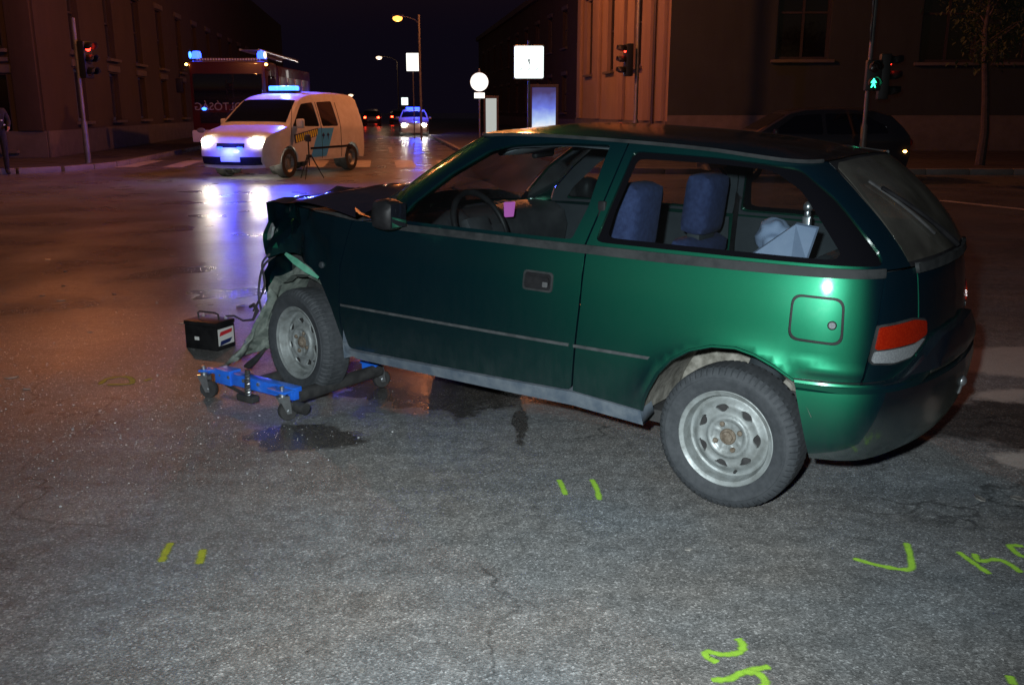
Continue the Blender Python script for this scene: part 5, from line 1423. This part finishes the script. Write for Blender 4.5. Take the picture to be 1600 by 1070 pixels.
# ------------------------------------------------------------------ people (skin-modified skeletons)
def person(name, label, loc, rz, pose, h=1.76, cloth='uniform', cap=True):
    """pose: joint -> (x, y, z) for a 1.76 m figure facing -Y"""
    root = thing(name, label, 'person', loc, (0, 0, rz))
    J = dict(pelvis=(0, 0, .95), waist=(0, 0, 1.08), chest=(0, 0, 1.30), neckb=(0, .01, 1.47), neck=(0, 0, 1.54),
             shl=(.17, .01, 1.43), shr=(-.17, .01, 1.43), ell=(.24, .03, 1.16), elr=(-.24, .03, 1.16), wrl=(.25, -.08, .92), wrr=(-.25, -.08, .92),
             hpl=(.09, 0, .92), hpr=(-.09, 0, .92), knl=(.10, -.02, .50), knr=(-.10, -.02, .50), anl=(.10, .03, .09), anr=(-.10, .03, .09), tol=(.11, -.14, .035), tor=(-.11, -.14, .035))
    J.update(pose)
    Rr = dict(pelvis=.15, waist=.145, chest=.165, neckb=.08, neck=.06, shl=.075, shr=.075, ell=.055, elr=.055, wrl=.04, wrr=.04, hpl=.10, hpr=.10, knl=.07, knr=.07, anl=.05, anr=.05, tol=.045, tor=.045)
    E_ = [('pelvis', 'waist'), ('waist', 'chest'), ('chest', 'neckb'), ('neckb', 'neck'), ('chest', 'shl'), ('chest', 'shr'), ('shl', 'ell'), ('shr', 'elr'), ('ell', 'wrl'), ('elr', 'wrr'), ('pelvis', 'hpl'), ('pelvis', 'hpr'), ('hpl', 'knl'), ('hpr', 'knr'), ('knl', 'anl'), ('knr', 'anr'), ('anl', 'tol'), ('anr', 'tor')]
    def skinned(nm, names, co, rad, edges, m, rootname):
        me = bpy.data.meshes.new(nm); bm = bmesh.new(); ly = bm.verts.layers.skin.verify(); vs = {}
        for k in names:
            v = bm.verts.new(co[k]); v[ly].radius = (rad[k], rad[k]); v[ly].use_root = (k == rootname); vs[k] = v
        for a, b in edges: bm.edges.new((vs[a], vs[b]))
        bm.to_mesh(me); bm.free(); me.materials.append(M[m])
        o = bpy.data.objects.new(nm, me); COL.objects.link(o); o.parent = root
        sk = o.modifiers.new('skin', 'SKIN'); sk.use_smooth_shade = True
        sb = o.modifiers.new('subsurf', 'SUBSURF'); sb.levels = 2; sb.render_levels = 2
        return o
    skinned('body', list(J), J, Rr, E_, cloth, 'pelvis')
    n_ = Vector(J['neck']); hc = n_ + Vector((0, -.015, .13))
    mb = MB(); mb.ellipsoid(hc, (.155, .195, .235), 16)
    mb.ellipsoid(hc + Vector((0, -.10, -.01)), (.03, .045, .05), 8)
    for s in (-1, 1): mb.ellipsoid(hc + Vector((s * .08, .01, -.005)), (.02, .05, .065), 8); mb.ellipsoid(hc + Vector((s * .032, -.088, .02)), (.03, .015, .016), 8)
    mb.ellipsoid(hc + Vector((0, -.088, -.055)), (.05, .015, .014), 8)
    mb.build('head', 'skin', root, smooth=60)
    mb = MB(); mb.ellipsoid(hc + Vector((0, .018, .045)), (.172, .20, .18), 14)
    if cap: mb.box(hc + Vector((0, -.12, .055)), (.13, .09, .012), bev=.005)
    mb.build('cap' if cap else 'hair', 'uniform' if cap else 'hair', root, smooth=60)
    for s, w, e in (('l', 'wrl', 'ell'), ('r', 'wrr', 'elr')):
        a = Vector(J[w]); d = (a - Vector(J[e])).normalized(); side_ = Vector((0, -1, 0)); side_ = (side_ - d * side_.dot(d)).normalized(); nrm = d.cross(side_)
        co = {'w': a, 'p': a + d * .07}; rad = {'w': .026, 'p': .030}; ed = [('w', 'p')]
        for q in range(4):
            b_ = a + d * .085 + side_ * (.027 - .018 * q); ln = (.075, .085, .08, .062)[q]
            k1, k2, k3 = f'a{q}', f'b{q}', f'c{q}'
            co[k1] = b_; co[k2] = b_ + d * ln * .55 + nrm * .008; co[k3] = b_ + d * ln * .9 + nrm * .028
            rad[k1] = .010; rad[k2] = .009; rad[k3] = .008; ed += [('p', k1), (k1, k2), (k2, k3)]
        co['t1'] = a + d * .035 + side_ * .035; co['t2'] = a + d * .075 + side_ * .055; rad['t1'] = .012; rad['t2'] = .010; ed += [('w', 't1'), ('t1', 't2')]
        skinned('hand', list(co), co, rad, ed, 'skin', 'w')
    return root, J
pr, J = person('person', 'person in dark uniform with small reflective patches standing at the left edge', (-11.68, 21.6, 0), R(35), dict(wrl=(.20, -.20, 1.05), ell=(.25, .02, 1.18)))
for q in [(-.10, -.165, 1.30), (.09, -.168, 1.22), (.14, -.12, 1.12)]:
    mb = MB(); mb.box(q, (.035, .012, .03), bev=.004); mb.build('reflective_patch', 'reflector', pr)
person('person', 'dark figure stepping along beside the tripod behind the police van', (-6.55, 38.5, 0), R(-75),
       dict(knl=(.09, -.25, .55), anl=(.09, -.20, .12), tol=(.09, -.36, .07), knr=(-.09, .10, .50), anr=(-.09, .38, .14), tor=(-.09, .26, .04), wrl=(.2, -.30, 1.10), ell=(.23, -.08, 1.17)), cap=False)

# ------------------------------------------------------------------ survey tripods
def tripod(label, loc, h, rz=0):
    o = thing('tripod', label, 'tripod', loc, (0, 0, rz), 'survey tripods on the road')
    for k in range(3):
        a = 2 * PI * k / 3 + .4
        mb = MB(); mb.tube([(.05 * math.cos(a), .05 * math.sin(a), h * .62), (.30 * math.cos(a), .30 * math.sin(a), .012)], [.016, .012], 6); mb.build('leg', 'rubber', o)
    mb = MB(); mb.tube([(0, 0, h * .35), (0, 0, h)], .015, 8); mb.build('column', 'rubber', o)
    mb = MB(); mb.box((0, 0, h + .06), (.12, .10, .14), bev=.02); mb.lathe([(.001, h * .62 - .04), (.06, h * .62 - .04), (.06, h * .62 + .02), (.001, h * .62 + .02)], 14); mb.build('head', 'rubber', o)
tripod('slim black tripod standing before the open side of the police van', (-4.36, 20.3, 0), .80)
tripod('tall black tripod on the crossing behind the police van', (-4.95, 28.8, 0), 1.35, .5)

# ------------------------------------------------------------------ street tree at the right
tr = thing('street_tree', 'dark leaning street tree before the dim facade at the right', 'tree', (11.6, 23.4, .12))
mb = MB(); trunk = [(0, 0, 0), (.03, 0, .8), (-.04, .02, 1.6), (-.16, 0, 2.4), (-.22, .05, 3.2), (-.2, 0, 4.2)]
mb.tube(trunk, [.12, .10, .085, .075, .06, .03], 10)
rt = random.Random(5); tips = []
for k in range(16):
    b = Vector(trunk[3]).lerp(Vector(trunk[5]), rt.random()); a = rt.uniform(0, 2 * PI); ln = rt.uniform(.7, 1.5)
    e = b + Vector((math.cos(a) * ln, math.sin(a) * ln, rt.uniform(-.1, .9))); m_ = (b + e) / 2 + Vector((0, 0, .12))
    mb.tube([b, m_, e], [.03, .02, .008], 6); tips += [m_, e, (m_ + e) / 2]
mb.build('trunk', 'bark', tr)
mb = MB()
for k in range(2600):
    c = Vector(rt.choice(tips)) + Vector((rt.gauss(0, .28), rt.gauss(0, .28), rt.gauss(0, .24)))
    q = Matrix.Translation(c) @ Matrix.Rotation(rt.uniform(0, 6.28), 4, 'Z') @ Matrix.Rotation(rt.uniform(-1.2, 1.2), 4, 'X')
    l_ = rt.uniform(.05, .09)
    mb.add([(0, -l_, 0), (l_ * .5, 0, .012), (0, l_, 0), (-l_ * .5, 0, .012)], [(0, 1, 2, 3)], q)
mb.build('crown', 'leaf', tr, smooth=0)['kind'] = 'stuff'

# ------------------------------------------------------------------ spray marks on the road
def gpix(px, py):
    f = 1450.0; p = math.atan((535 - 172) / f); u = (px - 800) / f; v = (py - 535) / f
    d = Vector((u, math.cos(p) - v * math.sin(p), -math.sin(p) - v * math.cos(p))); t = -CAM_H / d.z
    return Vector((d.x * t, d.y * t, 0))
def spray_mark(label, strokes, w=.0125, m='spray'):
    """strokes: pixel polylines measured on the photograph, laid out as ground points"""
    mb = MB(); cov = []
    for si_, st in enumerate(strokes):
        P = crom([tuple(gpix(*q)[:2]) for q in st], 10) if len(st) > 2 else np.array([tuple(gpix(*st[0])[:2] if True else 0) for _ in range(1)] + [tuple(gpix(*st[1])[:2])])
        if len(st) == 2: P = np.array([P[0] + (P[1] - P[0]) * k / 10 for k in range(11)])
        t = np.gradient(P, axis=0); n = np.c_[-t[:, 1], t[:, 0]]; n /= np.maximum(np.linalg.norm(n, axis=1), 1e-6)[:, None]
        ws_ = np.array([w * (1 + .35 * noise.noise((k * .35, len(st), 1.1))) for k in range(len(P))]); ws_[0] *= .6; ws_[-1] *= .6
        b = len(mb.v); cs = (-2.1, -1.2, -.5, .5, 1.2, 2.1)
        for k in range(len(P)):
            for s, cv_ in zip(cs, (0, .35, 1, 1, .35, 0)):
                mb.v.append((P[k, 0] + n[k, 0] * ws_[k] * s, P[k, 1] + n[k, 1] * ws_[k] * s, .004 + .0015 * si_)); cov.append(cv_ * (.3 if k in (0, len(P) - 1) else 1))
        mb.f += [(b + 6 * k + q, b + 6 * k + 6 + q, b + 6 * k + 7 + q, b + 6 * k + 1 + q) for k in range(len(P) - 1) for q in range(5)]
    o = mb.build('spray_mark', m, smooth=0)
    at = o.data.attributes.new('cover', 'FLOAT', 'POINT'); at.data.foreach_set('value', cov)
    return tag(o, label, 'spray mark', 'spray paint marks on the road')
spray_mark('left of two short green spray strokes near the rear wheel', [[(873, 750), (878, 760), (884, 775)]])
spray_mark('right of two short green spray strokes near the rear wheel', [[(924, 749), (932, 764), (937, 783)]])
spray_mark('green spray paint angle like a letter L below the rear bumper', [[(1331, 873), (1375, 885), (1420, 891), (1423, 875), (1416, 848)]])
spray_mark('green spray scribble right of the green angle at the edge', [[(1495, 862), (1520, 880), (1548, 899)], [(1522, 866), (1530, 878), (1558, 876), (1578, 884), (1596, 897)], [(1600, 856), (1578, 855), (1590, 868), (1602, 873)]])
spray_mark('green spray digit two at the bottom right of centre', [[(1152, 998), (1160, 1008), (1156, 1020), (1130, 1024), (1106, 1020), (1104, 1027), (1122, 1037)]], .0125)
spray_mark('green spray digit three at the bottom edge below the two', [[(1110, 1064), (1140, 1062), (1160, 1052), (1205, 1042)], [(1160, 1052), (1185, 1055), (1196, 1070), (1180, 1082)]], .0125)
spray_mark('short green spray stroke in the bottom right corner', [[(1576, 1056), (1584, 1072)]], .0125)
spray_mark('left of two faint green strokes at lower left', [[(268, 848), (258, 866), (252, 880)]], .016, 'spray_old')
spray_mark('right of two faint green strokes at lower left', [[(318, 858), (311, 884)]], .016, 'spray_old')
spray_mark('faded yellow spray scribble on the road left of the dolly', [[(155, 602), (170, 592), (200, 590), (205, 600), (165, 602)], [(225, 597), (238, 592)]], .018, 'spray_old')

# ------------------------------------------------------------------ debris
rd = random.Random(11)
def shard(loc, size, label='small broken car fragment lying on the wet road left of the car'):
    n = rd.randint(5, 7); poly = [(size * rd.uniform(.5, 1) * math.cos(2 * PI * k / n), size * rd.uniform(.3, .7) * math.sin(2 * PI * k / n)) for k in range(n)]
    mb = MB(); mb.prism(poly, .004, rotm('X', rd.uniform(-8, 14)))
    o = mb.build('broken_fragment', 'shard', smooth=0); o.location = loc; o.rotation_euler = (0, 0, rd.uniform(0, 6.3))
    return tag(o, label, 'fragment', 'broken fragments scattered on the road')
for (px, py, s) in [(270, 400, .07), (318, 411, .05), (102, 424, .04), (66, 462, .05), (238, 378, .04), (95, 470, .05), (205, 440, .03), (343, 437, .03), (75, 406, .05), (310, 478, .06), (20, 590, .07), (40, 607, .06), (100, 447, .05), (178, 460, .04), (260, 440, .04), (250, 330, .06), (375, 478, .07), (330, 477, .05), (285, 505, .05), (140, 520, .03)]:
    p = gpix(px, py); shard((p.x, p.y, .004), s * .8)
for (px, py, s, lab) in [(565, 1050, .014, 'tiny dark fragment on the grey road at the bottom, left of centre'), (500, 805, .012, 'tiny pale fragment on the road below the dolly'),
                         (1530, 780, .05, 'left of two dark flat fragments on the road right of the rear wheel'), (1590, 780, .05, 'right of two dark flat fragments on the road at the right edge'), (1075, 860, .02, 'small dark fragment on the road below the rear wheel')]:
    p = gpix(px, py); shard((p.x, p.y, .004), s * .8, lab)
mb = MB()
for k in range(5200):
    if k < 3600:
        px = rd.gauss(60, 170); py = rd.gauss(560, 95)
    else:
        px = rd.gauss(300, 170); py = rd.gauss(640, 170)
    if not (-300 < px < 620 and 330 < py < 760 + rd.uniform(-60, 60)): continue
    p = gpix(px, py)
    if p.y > 9.5: continue
    s = rd.uniform(.0009, .0022) * (1.0 if k % 16 else 1.9)
    q = Matrix.Translation((p.x, p.y, s * .5)) @ Matrix.Rotation(rd.uniform(0, 6.3), 4, 'Z') @ Matrix.Rotation(rd.uniform(0, 1), 4, 'X')
    mb.box((0, 0, 0), (s * 2, s * 1.5, s), q)
tag(mb.build('glass_crumbs', 'crumb', smooth=0), 'crumbs of shattered glass strewn over the road at the left', 'broken glass', kind='stuff')
